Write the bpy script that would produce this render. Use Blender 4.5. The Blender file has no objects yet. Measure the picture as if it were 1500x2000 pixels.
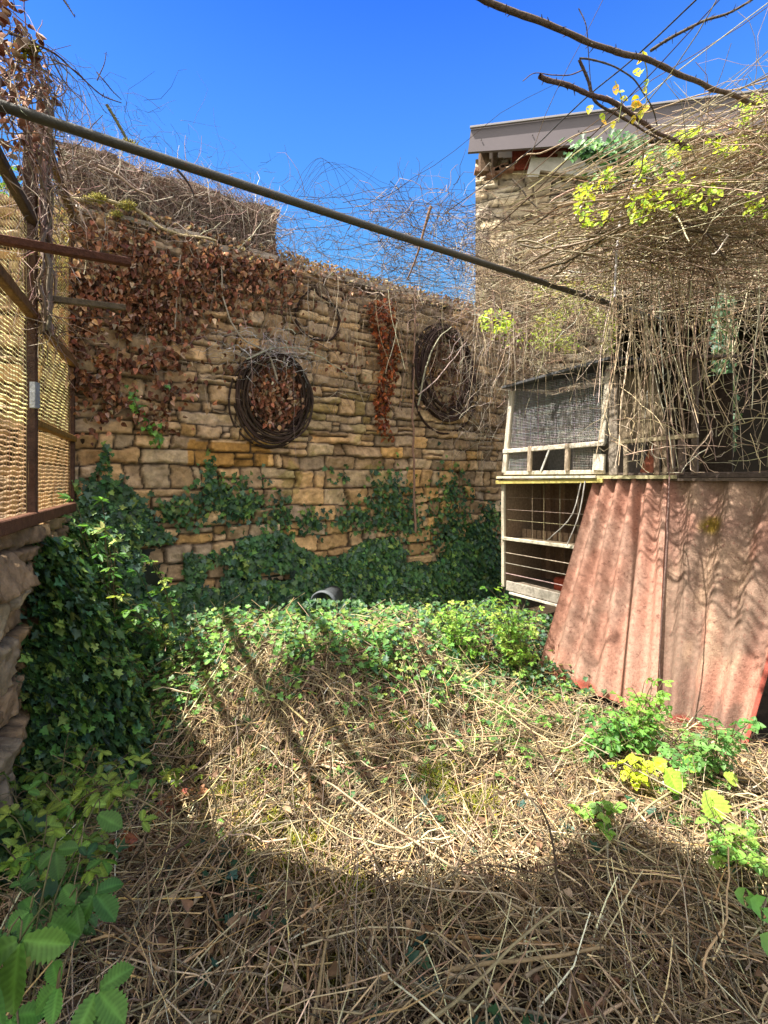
import bpy, math, numpy as np
from mathutils import Vector, Matrix
rng = np.random.default_rng(7)
SC = bpy.context.scene
COL = SC.collection
# ------------------------------------------------------------------ camera, light, exposure
EYE = 1.6
cam = bpy.data.cameras.new('camera'); camo = bpy.data.objects.new('camera', cam); COL.objects.link(camo)
camo.location = (0, 0, EYE); camo.rotation_euler = (math.radians(90), 0, 0)
cam.sensor_width = 36; cam.lens = 18.0; cam.shift_y = -0.0325
cam.clip_start = 0.05; cam.clip_end = 2000
SC.camera = camo
SUN_EL = math.radians(61)
SH = Vector((-0.92, -0.39)).normalized()
SD = Vector((SH.x*math.cos(SUN_EL), SH.y*math.cos(SUN_EL), math.sin(SUN_EL)))
w = bpy.data.worlds.new("World"); SC.world = w; w.use_nodes = True
nt = w.node_tree; nt.nodes.clear()
sky = nt.nodes.new('ShaderNodeTexSky'); sky.sky_type = 'NISHITA'; sky.sun_disc = False
sky.sun_elevation = SUN_EL; sky.sun_rotation = math.atan2(SH.x, SH.y) % (2*math.pi)
sky.air_density = 1.0; sky.dust_density = 0.2; sky.ozone_density = 3.0
hs = nt.nodes.new('ShaderNodeHueSaturation'); hs.inputs['Saturation'].default_value = 1.25
bg = nt.nodes.new('ShaderNodeBackground'); bg.inputs['Strength'].default_value = 0.15
wo = nt.nodes.new('ShaderNodeOutputWorld')
nt.links.new(sky.outputs[0], hs.inputs['Color'])
# unseen bright cloud added behind and above the camera as fill for the shade
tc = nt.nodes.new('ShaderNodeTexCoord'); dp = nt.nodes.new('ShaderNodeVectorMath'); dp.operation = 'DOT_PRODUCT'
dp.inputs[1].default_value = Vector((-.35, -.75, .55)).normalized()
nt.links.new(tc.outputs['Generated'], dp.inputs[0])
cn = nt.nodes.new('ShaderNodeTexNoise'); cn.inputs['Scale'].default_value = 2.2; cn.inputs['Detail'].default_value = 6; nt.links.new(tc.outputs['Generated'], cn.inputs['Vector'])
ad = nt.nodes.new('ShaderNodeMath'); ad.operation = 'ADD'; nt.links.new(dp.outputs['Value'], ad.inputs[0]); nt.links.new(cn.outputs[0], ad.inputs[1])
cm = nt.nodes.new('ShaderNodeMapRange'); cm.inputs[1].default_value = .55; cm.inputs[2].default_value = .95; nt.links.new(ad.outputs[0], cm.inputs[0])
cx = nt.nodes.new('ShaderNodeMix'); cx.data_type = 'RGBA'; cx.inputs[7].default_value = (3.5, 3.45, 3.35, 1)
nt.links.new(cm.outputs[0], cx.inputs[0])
tn = nt.nodes.new('ShaderNodeMix'); tn.data_type = 'RGBA'; tn.blend_type = 'MULTIPLY'; tn.inputs[0].default_value = 1; tn.inputs[7].default_value = (.17, .29, .62, 1)
nt.links.new(hs.outputs[0], tn.inputs[6]); 
sp = nt.nodes.new('ShaderNodeSeparateXYZ'); nt.links.new(tc.outputs['Generated'], sp.inputs[0])
hz = nt.nodes.new('ShaderNodeMapRange'); hz.inputs[1].default_value = .72; hz.inputs[2].default_value = .30; nt.links.new(sp.outputs['Z'], hz.inputs[0])
hm = nt.nodes.new('ShaderNodeMix'); hm.data_type = 'RGBA'; hm.inputs[7].default_value = (.30, .98, 1.80, 1)
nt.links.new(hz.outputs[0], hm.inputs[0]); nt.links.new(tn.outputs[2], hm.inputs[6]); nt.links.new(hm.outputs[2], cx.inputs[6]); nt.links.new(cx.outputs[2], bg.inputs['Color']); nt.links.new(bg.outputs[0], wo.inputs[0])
sl = bpy.data.lights.new('sun', 'SUN'); sl.energy = 4.0; sl.angle = math.radians(0.5); sl.color = (1.0, 0.94, 0.84)
so = bpy.data.objects.new('sun', sl); COL.objects.link(so)
so.rotation_euler = SD.to_track_quat('Z', 'Y').to_euler(); so.location = SD*20
SC.view_settings.view_transform = 'Standard'; SC.view_settings.look = 'None'
SC.view_settings.exposure = 1.9; SC.view_settings.gamma = 1.0
SC.render.engine = 'CYCLES'
try:
    SC.cycles.max_bounces = 8; SC.cycles.diffuse_bounces = 4; SC.cycles.transparent_max_bounces = 8
except Exception: pass

# ------------------------------------------------------------------ helpers
def P(px, py, Y):
    "point seen at photo pixel (1500x2000) at depth Y"
    return np.array([(px-750)/1000.0*Y, Y, EYE+(935-py)/1000.0*Y])
def PH(px, py, h):
    "point seen at photo pixel lying at height h"
    Y = (h-EYE)*1000.0/(935-py)
    return P(px, py, Y)
_tab = np.random.default_rng(99).random((256, 256))
def vnoise(x, y, s=0):
    x = np.asarray(x, float)+s*17.3; y = np.asarray(y, float)+s*9.7
    xi = np.floor(x).astype(int); yi = np.floor(y).astype(int); fx = x-xi; fy = y-yi
    fx = fx*fx*(3-2*fx); fy = fy*fy*(3-2*fy)
    g = lambda a, b: _tab[a & 255, b & 255]
    return (g(xi, yi)*(1-fx)+g(xi+1, yi)*fx)*(1-fy)+(g(xi, yi+1)*(1-fx)+g(xi+1, yi+1)*fx)*fy
def fbm(x, y, s=0, o=4):
    r = 0; a = .5
    for i in range(o):
        r = r+a*vnoise(x*2**i, y*2**i, s+i*3); a *= .5
    return r
def sstep(a, b, x):
    t = np.clip((np.asarray(x, float)-a)/(b-a), 0, 1); return t*t*(3-2*t)

def mk(name, verts, faces=None, quads=None, tris=None, mat=None, parent=None, col=None, smooth=False, uv=None):
    me = bpy.data.meshes.new(name)
    if faces is not None:
        me.from_pydata([tuple(v) for v in verts], [], [tuple(f) for f in faces])
    else:
        v = np.asarray(verts, np.float32).reshape(-1, 3)
        q = np.zeros((0, 4), np.int32) if quads is None else np.asarray(quads, np.int32).reshape(-1, 4)
        t = np.zeros((0, 3), np.int32) if tris is None else np.asarray(tris, np.int32).reshape(-1, 3)
        me.vertices.add(len(v)); me.vertices.foreach_set('co', v.ravel())
        nl = len(q)*4+len(t)*3
        me.loops.add(nl); me.loops.foreach_set('vertex_index', np.concatenate([q.ravel(), t.ravel()]).astype(np.int32))
        me.polygons.add(len(q)+len(t))
        st = np.concatenate([np.arange(len(q))*4, len(q)*4+np.arange(len(t))*3]).astype(np.int32)
        me.polygons.foreach_set('loop_start', st)
        me.update(calc_edges=True)
    if col is not None:
        c = np.asarray(col, np.float32)
        if c.ndim == 1: c = np.tile(c, (len(me.vertices), 1))
        if c.shape[1] == 3: c = np.concatenate([c, np.ones((len(c), 1), np.float32)], 1)
        a = me.attributes.new('Col', 'FLOAT_COLOR', 'POINT'); a.data.foreach_set('color', c.ravel())
    if smooth: me.polygons.foreach_set('use_smooth', np.ones(len(me.polygons), bool))
    if mat: me.materials.append(mat)
    o = bpy.data.objects.new(name, me); COL.objects.link(o)
    if parent: o.parent = parent; o.matrix_parent_inverse = Matrix.Translation(parent.location).inverted() if False else Matrix.Identity(4)
    if parent is not None and tuple(parent.location) != (0, 0, 0):
        L = np.array(parent.location, np.float32)
        co = np.zeros(len(me.vertices)*3, np.float32); me.vertices.foreach_get('co', co)
        co = co.reshape(-1, 3)-L; me.vertices.foreach_set('co', co.ravel()); me.update()
    return o
def tag(o, label=None, cat=None, group=None, kind=None):
    if label: o['label'] = label
    if cat: o['category'] = cat
    if group: o['group'] = group
    if kind: o['kind'] = kind
    return o
def thing(name, label, cat, loc=(0, 0, 0), group=None):
    o = bpy.data.objects.new(name, None); COL.objects.link(o); o.location = tuple(float(a) for a in loc)
    o.empty_display_size = .1
    return tag(o, label, cat, group)

class MB:
    def __init__(s): s.v = []; s.f = []; s.c = []
    def add(s, v, f, c=None):
        n = len(s.v); s.v += [tuple(map(float, a)) for a in v]; s.f += [tuple(i+n for i in q) for q in f]
        s.c += [tuple(c if c is not None else (1, 1, 1))]*len(v)
    def bar(s, a, b, wd, ht, c=None, up=(0, 0, 1), bev=.0):
        "rectangular bar from a to b"
        a = Vector(a); b = Vector(b); d = (b-a).normalized(); u = Vector(up)
        x = d.cross(u).normalized()
        if x.length < .1: x = Vector((1, 0, 0))
        y = x.cross(d).normalized()
        r = min(wd, ht)*.12 if bev == 0 else bev
        pr = [(-wd/2+r, -ht/2), (wd/2-r, -ht/2), (wd/2, -ht/2+r), (wd/2, ht/2-r), (wd/2-r, ht/2), (-wd/2+r, ht/2), (-wd/2, ht/2-r), (-wd/2, -ht/2+r)]
        v = [p+x*i+y*j for p in (a, b) for i, j in pr]
        f = [(i, (i+1) % 8, 8+(i+1) % 8, 8+i) for i in range(8)]+[tuple(range(7, -1, -1)), tuple(range(8, 16))]
        s.add(v, f, c)
    def quadslab(s, p, th, c=None):
        "thick slab over 4 corner points"
        p = [Vector(q) for q in p]; n = (p[1]-p[0]).cross(p[3]-p[0]).normalized()*th
        s.add(p+[q+n for q in p], [(3, 2, 1, 0), (4, 5, 6, 7), (0, 1, 5, 4), (1, 2, 6, 5), (2, 3, 7, 6), (3, 0, 4, 7)], c)
    def build(s, name, mat, parent=None, smooth=False):
        return mk(name, s.v, faces=s.f, mat=mat, parent=parent, col=np.array(s.c), smooth=smooth)

def tube_arrays(paths, radii, sides=3):
    paths = np.asarray(paths, float); N, K, _ = paths.shape
    radii = np.asarray(radii, float)
    if radii.ndim == 1: radii = np.repeat(radii[:, None], K, 1)
    T = np.gradient(paths, axis=1); T /= np.linalg.norm(T, axis=2, keepdims=True)+1e-9
    ref = np.where(np.abs(T[:, :1, 2:3]) > .8, np.array([[[1., 0, 0]]]), np.array([[[0, 0, 1.]]]))
    ref = np.repeat(ref, K, 1)
    A = np.cross(T, ref); A /= np.linalg.norm(A, axis=2, keepdims=True)+1e-9
    B = np.cross(T, A)
    an = np.arange(sides)*2*math.pi/sides
    V = paths[:, :, None, :]+radii[:, :, None, None]*(np.cos(an)[None, None, :, None]*A[:, :, None, :]+np.sin(an)[None, None, :, None]*B[:, :, None, :])
    idx = np.arange(N*K*sides).reshape(N, K, sides); nx = np.roll(idx, -1, axis=2)
    q = np.stack([idx[:, :-1], nx[:, :-1], nx[:, 1:], idx[:, 1:]], -1).reshape(-1, 4)
    return V.reshape(-1, 3), q, K*sides
def tubes(name, paths, radii, colors, mat, sides=3, parent=None, smooth=True):
    V, q, m = tube_arrays(paths, radii, sides)
    c = np.repeat(np.asarray(colors, float), m, axis=0)
    return mk(name, V, quads=q, mat=mat, parent=parent, col=c, smooth=smooth)
def resample(pts, K, wob=0., seed=0):
    "smooth curve through pts, K samples, with organic wobble"
    p = np.asarray(pts, float); n = len(p)
    d = np.r_[0, np.cumsum(np.linalg.norm(np.diff(p, axis=0), axis=1))]; t = np.linspace(0, d[-1], K)
    m = np.gradient(p, d, axis=0, edge_order=1)
    i = np.clip(np.searchsorted(d, t, side='right')-1, 0, n-2); h = (d[i+1]-d[i]); s = (t-d[i])/h
    h = h[:, None]; s = s[:, None]
    r = (2*s**3-3*s**2+1)*p[i]+(s**3-2*s**2+s)*h*m[i]+(-2*s**3+3*s**2)*p[i+1]+(s**3-s**2)*h*m[i+1]
    if wob:
        g = np.random.default_rng(seed); o = g.random(3)*50
        for k in range(3): r[:, k] += wob*2*(vnoise(t*9+o[k], t*0+k*3)-.5)
    return r
def walks(n, start, dirs, length, K, wander, plane_n=None, droop=0.):
    "n random-walk twigs"
    st = np.asarray(start, float); d = np.asarray(dirs, float); d /= np.linalg.norm(d, axis=1, keepdims=True)
    out = np.zeros((n, K, 3)); out[:, 0] = st
    seg = (np.asarray(length)/(K-1)).reshape(-1, 1)
    for k in range(1, K):
        d = d+wander*rng.normal(size=(n, 3)); d[:, 2] -= droop
        if plane_n is not None: d -= .8*(d@plane_n)[:, None]*plane_n
        d /= np.linalg.norm(d, axis=1, keepdims=True)
        out[:, k] = out[:, k-1]+d*seg
    return out
def taper(n, K, r, end=.4):
    return np.asarray(r).reshape(-1, 1)*np.linspace(1, end, K)[None]
def jit(base, n, amt=.25, hue=.08):
    c = np.tile(np.asarray(base, float), (n, 1))
    return np.clip(c*np.exp(amt*rng.normal(size=(n, 1)))*(1+hue*rng.normal(size=(n, 3))), 0.004, .9)
def mixc(bases, wts, n, amt=.2, hue=.06):
    b = np.asarray(bases, float); i = rng.choice(len(b), n, p=np.asarray(wts)/np.sum(wts))
    return np.clip(b[i]*np.exp(amt*rng.normal(size=(n, 1)))*(1+hue*rng.normal(size=(n, 3))), .004, .9)

# leaf templates: y along leaf, z up; unit length
def outline_leaf(half, fold=.12, mid=(.3, .6), curl=.1):
    h = np.array(half)                              # points from base to tip on right side
    n = len(h)
    V = [(0, 0, 0)]+[(0, m, -fold*.6-curl*m*m) for m in mid]+[(0, 1, -curl)]
    nr = len(V)
    for x, y in h: V.append((x, y, fold*abs(x)*1.5-curl*y*y))
    for x, y in h: V.append((-x, y, fold*abs(x)*1.5-curl*y*y))
    T = []
    rib = list(range(nr)); ys = np.array([V[i][1] for i in rib])
    for side in (0, 1):
        off = nr+side*n; ch = [off+i for i in range(n)]
        full = [0]+ch+[nr-1]; ri = 0
        for a, b in zip(full[:-1], full[1:]):
            r = 1+int(np.argmin([abs((V[a][1]+V[b][1])/2-V[i][1]) for i in range(1, nr-1)]))
            T.append((r, a, b) if side == 0 else (r, b, a))
        # fill between ribs
        for i in range(1, nr-2):
            k = min(ch, key=lambda c: abs(V[c][1]-(V[i][1]+V[i+1][1])/2)+.5*abs(abs(V[c][0])-.1))
            T.append((i, k, i+1) if side == 0 else (i, i+1, k))
    return np.array(V, float), np.array(T)
IVY = outline_leaf([(.22, -.12), (.5, .08), (.30, .30), (.48, .52), (.20, .62)], .14, (.35,))
OVAL = outline_leaf([(.24, .12), (.34, .38), (.27, .68), (.12, .9)], .16, (.35, .7), .18)
ROUND = outline_leaf([(.3, -.08), (.5, .2), (.46, .55), (.25, .85)], .10, (.4,), .12)
LANCE = outline_leaf([(.13, .15), (.18, .45), (.1, .78)], .2, (.45,), .25)
CURLED = outline_leaf([(.25, .1), (.4, .4), (.22, .75)], .5, (.45,), .45)
def serrated(nl=11, nw=3, wd=.36, pleat=.035):
    V = []; T = []; S = []
    ys = np.linspace(0, 1, nl*2+1)
    for i, y in enumerate(ys):
        ww = wd*math.sin(math.pi*min(1, y*.93+.05))**.8*(1-.25*y-.35*y**3)
        if y >= 1: ww = 0.002
        for j in range(-nw, nw+1):
            s = j/nw; e = 1+(0.15 if i % 2 else -.08)*(abs(j) == nw)
            x = ww*s*e; yy = y-abs(s)*.02+abs(s)*.16*math.sin(math.pi*y)
            z = .22*abs(x)-.2*y*y+(pleat if i % 2 else -pleat)*(0 if j == 0 else 1)*(1-.3*abs(s))
            V.append((x, yy, z)); S.append(1.45 if j == 0 else (1.12 if i % 2 else .88))
    m = 2*nw+1
    for i in range(len(ys)-1):
        for j in range(m-1):
            a = i*m+j; T += [(a, a+1, a+m+1), (a, a+m+1, a+m)]
    return np.array(V, float), np.array(T), np.array(S)
SERR = serrated(10, 3, .36, .022)
ROUNDP = serrated(8, 4, .58, .03)
SERRS = serrated(6, 2, .31, .03)

def leaf_arrays(tmpl, pos, nrm, size, colors, tipdir=None, spin=math.pi):
    V, T = tmpl[:2]; n = len(pos); pos = np.asarray(pos, float); nrm = np.asarray(nrm, float)
    nrm = nrm/(np.linalg.norm(nrm, axis=1, keepdims=True)+1e-9)
    if tipdir is None: tipdir = rng.normal(size=(n, 3))
    tipdir = np.asarray(tipdir, float)+0*pos
    y = tipdir-(tipdir*nrm).sum(1)[:, None]*nrm; y /= np.linalg.norm(y, axis=1, keepdims=True)+1e-9
    x = np.cross(y, nrm)
    R = np.stack([x, y, nrm], -1)
    sc = np.asarray(size, float).reshape(-1, 1, 1)
    W = np.einsum('nij,mj->nmi', R, V)*sc+pos[:, None, :]
    F = (T[None]+(np.arange(n)*len(V))[:, None, None]).reshape(-1, 3)
    C = np.repeat(np.asarray(colors, float), len(V), axis=0)
    if len(tmpl) > 2: C = C*np.tile(tmpl[2], n)[:, None]
    return W.reshape(-1, 3), F, C
class Bag:
    "collect leaf arrays and tubes for one mesh"
    def __init__(s): s.V = []; s.T = []; s.Q = []; s.C = []; s.n = 0
    def leaves(s, *a, **k):
        V, T, C = leaf_arrays(*a, **k); s.T.append(T+s.n); s.V.append(V); s.C.append(C); s.n += len(V); return s
    def tubes(s, paths, radii, colors, sides=3):
        V, q, m = tube_arrays(paths, radii, sides); s.Q.append(q+s.n); s.V.append(V)
        s.C.append(np.repeat(np.asarray(colors, float), m, axis=0)); s.n += len(V); return s
    def raw(s, V, Q, C): s.Q.append(Q+s.n); s.V.append(V); s.C.append(C); s.n += len(V); return s
    def build(s, name, mat, parent=None, smooth=False):
        return mk(name, np.concatenate(s.V), quads=np.concatenate(s.Q) if s.Q else None, tris=np.concatenate(s.T) if s.T else None,
                  mat=mat, parent=parent, col=np.concatenate(s.C), smooth=smooth)

# ------------------------------------------------------------------ materials
def vmat(name, rough=.85, bump=0., bscale=60, transl=0., var=.35, vscale=25, spec=.3, speck=None, tint=(1, 1, 1)):
    m = bpy.data.materials.new(name); m.use_nodes = True; n = m.node_tree.nodes; L = m.node_tree.links; n.clear()
    out = n.new('ShaderNodeOutputMaterial'); b = n.new('ShaderNodeBsdfPrincipled')
    at = n.new('ShaderNodeAttribute'); at.attribute_name = 'Col'
    g = n.new('ShaderNodeNewGeometry')
    no = n.new('ShaderNodeTexNoise'); no.inputs['Scale'].default_value = vscale; no.inputs['Detail'].default_value = 5; no.inputs['Roughness'].default_value = .65
    L.new(g.outputs['Position'], no.inputs['Vector'])
    mr = n.new('ShaderNodeMapRange'); mr.inputs[1].default_value = .25; mr.inputs[2].default_value = .75
    mr.inputs[3].default_value = 1-var; mr.inputs[4].default_value = 1+var
    L.new(no.outputs[0], mr.inputs[0])
    mx = n.new('ShaderNodeVectorMath'); mx.operation = 'SCALE'; L.new(at.outputs['Color'], mx.inputs[0]); L.new(mr.outputs[0], mx.inputs['Scale'])
    last = mx.outputs[0]
    if speck:
        n2 = n.new('ShaderNodeTexNoise'); n2.inputs['Scale'].default_value = speck[1]; n2.inputs['Detail'].default_value = 6; n2.inputs['Roughness'].default_value = .7
        L.new(g.outputs['Position'], n2.inputs['Vector'])
        r2 = n.new('ShaderNodeMapRange'); r2.inputs[1].default_value = speck[2]; r2.inputs[2].default_value = speck[2]+.08
        L.new(n2.outputs[0], r2.inputs[0])
        m2 = n.new('ShaderNodeMix'); m2.data_type = 'RGBA'; L.new(r2.outputs[0], m2.inputs[0]); L.new(last, m2.inputs[6]); m2.inputs[7].default_value = (*speck[0], 1)
        last = m2.outputs[2]
    L.new(last, b.inputs['Base Color'])
    b.inputs['Roughness'].default_value = rough
    b.inputs['Specular IOR Level'].default_value = spec
    if bump:
        nb = n.new('ShaderNodeTexNoise'); nb.inputs['Scale'].default_value = bscale; nb.inputs['Detail'].default_value = 6
        L.new(g.outputs['Position'], nb.inputs['Vector'])
        bp = n.new('ShaderNodeBump'); bp.inputs['Strength'].default_value = bump; bp.inputs['Distance'].default_value = .01
        L.new(nb.outputs[0], bp.inputs['Height']); L.new(bp.outputs[0], b.inputs['Normal'])
    if transl:
        tr = n.new('ShaderNodeBsdfTranslucent'); sc = n.new('ShaderNodeVectorMath'); sc.operation = 'MULTIPLY'
        L.new(last, sc.inputs[0]); sc.inputs[1].default_value = (1.5, 1.45, .75)
        L.new(sc.outputs[0], tr.inputs[0])
        ms = n.new('ShaderNodeMixShader'); ms.inputs[0].default_value = transl
        L.new(b.outputs[0], ms.inputs[1]); L.new(tr.outputs[0], ms.inputs[2]); L.new(ms.outputs[0], out.inputs[0])
    else: L.new(b.outputs[0], out.inputs[0])
    return m
M_stone = vmat('stone', .92, .8, 70, var=.4, vscale=18, spec=.15, speck=((.30, .27, .22), 55, .66))
M_barnstone = vmat('barn_stone', .92, .8, 50, var=.35, vscale=14, spec=.15)
M_soil = vmat('soil', .95, .8, 60, var=.5, vscale=12, spec=.1)
M_straw = vmat('straw', .75, 0, var=.35, vscale=40, spec=.25, transl=.12)
M_twig = vmat('twig_bark', .85, 0, var=.35, vscale=60, spec=.2)
M_bark = vmat('bark', .9, .8, 90, var=.45, vscale=70, spec=.15)
M_ivy = vmat('ivy_leaf', .48, 0, var=.3, vscale=30, spec=.35, transl=.2)
M_leaf = vmat('green_leaf', .5, 0, var=.22, vscale=35, spec=.35, transl=.42)
M_dead = vmat('dead_leaf', .8, 0, var=.35, vscale=40, spec=.2, transl=.2)
M_moss = vmat('moss', .95, .8, 120, var=.4, vscale=80, spec=.05)
M_metal = vmat('painted_metal', .55, .3, 120, var=.25, vscale=18, spec=.4, speck=((.11, .045, .02), 22, .60))
M_rust = vmat('rusty_metal', .85, .6, 140, var=.5, vscale=30, spec=.2)
M_rib = vmat('yellowed_plastic', .5, .2, 90, var=.4, vscale=5, spec=.3, transl=.5)
M_wood = vmat('weathered_wood', .85, .5, 110, var=.4, vscale=45, spec=.15)
M_white = vmat('flaking_white_paint', .7, .5, 120, var=.15, vscale=35, spec=.25, speck=((.20, .16, .11), 45, .60))
M_roof = vmat('roof_metal', .55, 0, var=.06, vscale=3, spec=.35)
M_plaster = vmat('plaster', .9, .4, 60, var=.2, vscale=12, spec=.1)
M_rubber = vmat('rubber', .6, .3, 90, var=.3, vscale=30, spec=.3)

# ------------------------------------------------------------------ frames of reference
WA = np.array([-2.2, 3.5, 0]); WE = np.array([.8155, .5788, 0]); WN = np.array([.5788, -.8155, 0])   # back wall
def WP(u, h, d=0.): return WA+WE*u+WN*d+np.array([0, 0, h])
def WPa(u, h, d): u = np.asarray(u)[:, None]; return WA+WE*u+WN*np.asarray(d).reshape(-1, 1)+np.array([0, 0, 1])*np.asarray(h).reshape(-1, 1)
def wuv(px, py, d=0.):
    "photo pixel -> wall coordinates u,h"
    k = (px-750)/1000.0; a = WA+WN*d
    u = (k*a[1]-a[0])/(WE[0]-k*WE[1]); Y = a[1]+WE[1]*u
    return u, EYE+(935-py)/1000.0*Y
FA = np.array([-2.13, 3.5, 0]); FE = np.array([.387, -.922, 0]); FN = np.array([.922, .387, 0])    # left fence, e runs toward camera
def FP(s, h, d=0.): return FA+FE*s+FN*d+np.array([0, 0, h])
HA = np.array([1.25, 4.9, 0]); HE = np.array([.5735, -.8192, 0]); HN = np.array([-.8192, -.5735, 0])  # hutch row, n faces the yard
def HP(s, h, d=0.): return HA+HE*s+HN*d+np.array([0, 0, h])
BA = np.array([1.08, 6.5, 0]); BE = np.array([.983, -.181, 0]); BN = np.array([-.181, -.983, 0])     # barn face
def BP(u, h, d=0.): return BA+BE*u+BN*d+np.array([0, 0, h])
def buv(px, py):
    k = (px-750)/1000.0; u = (k*BA[1]-BA[0])/(BE[0]-k*BE[1]); Y = BA[1]+BE[1]*u
    return u, EYE+(935-py)/1000.0*Y

# ------------------------------------------------------------------ ground
def terr(x, y):
    x = np.asarray(x, float); y = np.asarray(y, float)
    h = .05*(fbm(x*1.3, y*1.3, 3)-.45)
    inx = sstep(-1.75, -1.25, x)*(1-sstep(.15, .75, x))
    yc = 3.02+.12*np.sin(x*3)
    mound = inx*(.5*sstep(yc-.35, yc+.30, y)-.17*sstep(3.5, 4.1, y))
    back = (1-inx)*(.22*sstep(3.7, 4.6, y))
    # rise toward left fence
    dl = (x-FA[0])*FN[0]+(y-FA[1])*FN[1]
    left = .18*(1-sstep(.1, .7, dl))
    near = sstep(30, 8, np.hypot(x, y))
    return (h+mound+back+left+.10*(fbm(x*3.1, y*3.1, 8)-.45)*inx)*near
def base_at(px, py, h=None):
    "ground point under a pixel"
    Y = EYE*1000/(py-935)
    for _ in range(30): Y = (EYE-float(terr((px-750)/1000*Y, Y)))*1000/(py-935)
    x = (px-750)/1000*Y; return np.array([x, Y, float(terr(x, Y))])
def axis(lo, hi, st, far):
    a = np.arange(lo, hi, st); g = [hi]; s = st
    while g[-1] < far: s *= 1.5; g.append(g[-1]+s)
    l = [lo]; s = st
    while l[-1] > -far: s *= 1.5; l.append(l[-1]-s)
    return np.r_[l[::-1][:-1], a, g]
gx = axis(-3, 4, .04, 600); gy = axis(.4, 7, .04, 600)
GX, GY = np.meshgrid(gx, gy, indexing='ij')
GZ = terr(GX, GY)-.02
idx = np.arange(GX.size).reshape(GX.shape)
q = np.stack([idx[:-1, :-1], idx[1:, :-1], idx[1:, 1:], idx[:-1, 1:]], -1).reshape(-1, 4)
n1 = fbm(GX*2.2, GY*2.2, 5); n2 = fbm(GX*6, GY*6, 12)
c = np.array([.040, .027, .017])[None, None]*(0.6+1.0*n2[..., None])
mm = sstep(.52, .62, n1)[..., None]*np.clip(1-np.abs(GY-2.3)/1.2, 0, 1)[..., None]
c = c*(1-mm)+np.array([.13, .115, .02])*mm
far = sstep(6, 12, np.hypot(GX, GY))[..., None]; c = c*(1-far)+np.array([.06, .08, .03])*far
ground = mk('ground', np.stack([GX, GY, GZ], -1).reshape(-1, 3), quads=q, mat=M_soil, col=c.reshape(-1, 3), smooth=True)
tag(ground, kind='structure')

# ------------------------------------------------------------------ rubble masonry as relief
def masonry(u0, u1, h0, h1, res, course=(.10, .2), stone=(.16, .42), depth=.045, seed=1, colfn=None, topfn=None, hole=None, warp=.038):
    g = np.random.default_rng(seed)
    us = np.arange(u0, u1+res/2, res); hs_ = np.arange(h0, h1+res/2, res)
    U, H = np.meshgrid(us, hs_, indexing='ij')
    Uw = U+warp*(fbm(U*5, H*5, seed)-.45)*3.2+.010*(vnoise(U*25, H*25, seed+2)-.5)
    Hw = H+warp*(fbm(U*1.6, H*3, seed+1)-.45)*2.2+.034*(fbm(U*5, H*5, seed+6, 3)-.42)+.010*(vnoise(U*22, H*22, seed+5)-.5)
    hb = [h0-.3]
    while hb[-1] < h1+.4: hb.append(hb[-1]+g.uniform(*course)*(1.15 if hb[-1] < 1.7 else .9))
    hb = np.array(hb); ci = np.clip(np.searchsorted(hb, Hw)-1, 0, len(hb)-2)
    hgt = np.zeros(U.shape); C = np.zeros(U.shape+(3,))
    for k in np.unique(ci):
        m = ci == k; uu = Uw[m]; hh = Hw[m]
        ub = [u0-.5]
        while ub[-1] < u1+.6: ub.append(ub[-1]+g.uniform(*stone)*g.choice([1, 1, .6, 1.3]))
        ub = np.array(ub); si = np.clip(np.searchsorted(ub, uu)-1, 0, len(ub)-2); ns = len(ub)-1
        lo, hi = hb[k], hb[k+1]
        split = g.random(ns) < .26; sp = lo+(hi-lo)*g.uniform(.35, .65, ns)
        top = split[si] & (hh > sp[si])
        l = np.where(top, sp[si], lo); h_ = np.where(split[si] & ~top, sp[si], hi)
        vid = np.where(top, si+ns, si)
        prot = g.uniform(.25, 1.1, ns*2)[vid]; tx = g.normal(0, .14, ns*2)[vid]; ty = g.normal(0, .24, ns*2)[vid]
        dx = np.minimum(uu-ub[si], ub[si+1]-uu); dy = np.minimum(hh-l, h_-hh)
        r = .014; ax = np.clip(dx/r, 0, 1.4); ay = np.clip(dy/r, 0, 1.4)
        e = np.clip(np.minimum(ax, ay), 0, 1)*.6+.4*np.clip(ax*ay, 0, 1)
        e = sstep(.15, 1.0, e)
        cu = uu-(ub[si]+ub[si+1])/2; ch = hh-(l+h_)/2
        z = e*(depth*prot+tx*cu+ty*ch)
        hgt[m] = z+0*uu
        sc = colfn(uu, hh, vid, g, ns*2)
        mort = np.array([.055, .04, .028])
        nz = (.62+.85*fbm(uu*16, hh*16, seed+17))[:, None]
        C[m] = sc*e[:, None]*nz+mort*(1-e[:, None])
    hgt += .034*(fbm(U*14, H*14, seed+9)-.45)+.026*(fbm(U*38, H*38, seed+11, 3)-.4)+.016*np.abs(fbm(U*20, H*30, seed+13, 2)-.4)+.03*(fbm(U*1.2, H*1.2, seed+4)-.45)
    keep = np.ones(U.shape, bool)
    if topfn is not None: keep &= H <= topfn(U)
    if hole is not None: keep &= ~hole(U, H)
    idx = np.arange(U.size).reshape(U.shape)
    kq = keep[:-1, :-1] & keep[1:, :-1] & keep[1:, 1:] & keep[:-1, 1:]
    q = np.stack([idx[:-1, :-1], idx[1:, :-1], idx[1:, 1:], idx[:-1, 1:]], -1)[kq]
    return U, H, hgt, q.reshape(-1, 4), C
def compact(V, q, C):
    used = np.unique(q); mp = np.full(len(V), -1); mp[used] = np.arange(len(used))
    return V[used], mp[q], C[used]

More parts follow.
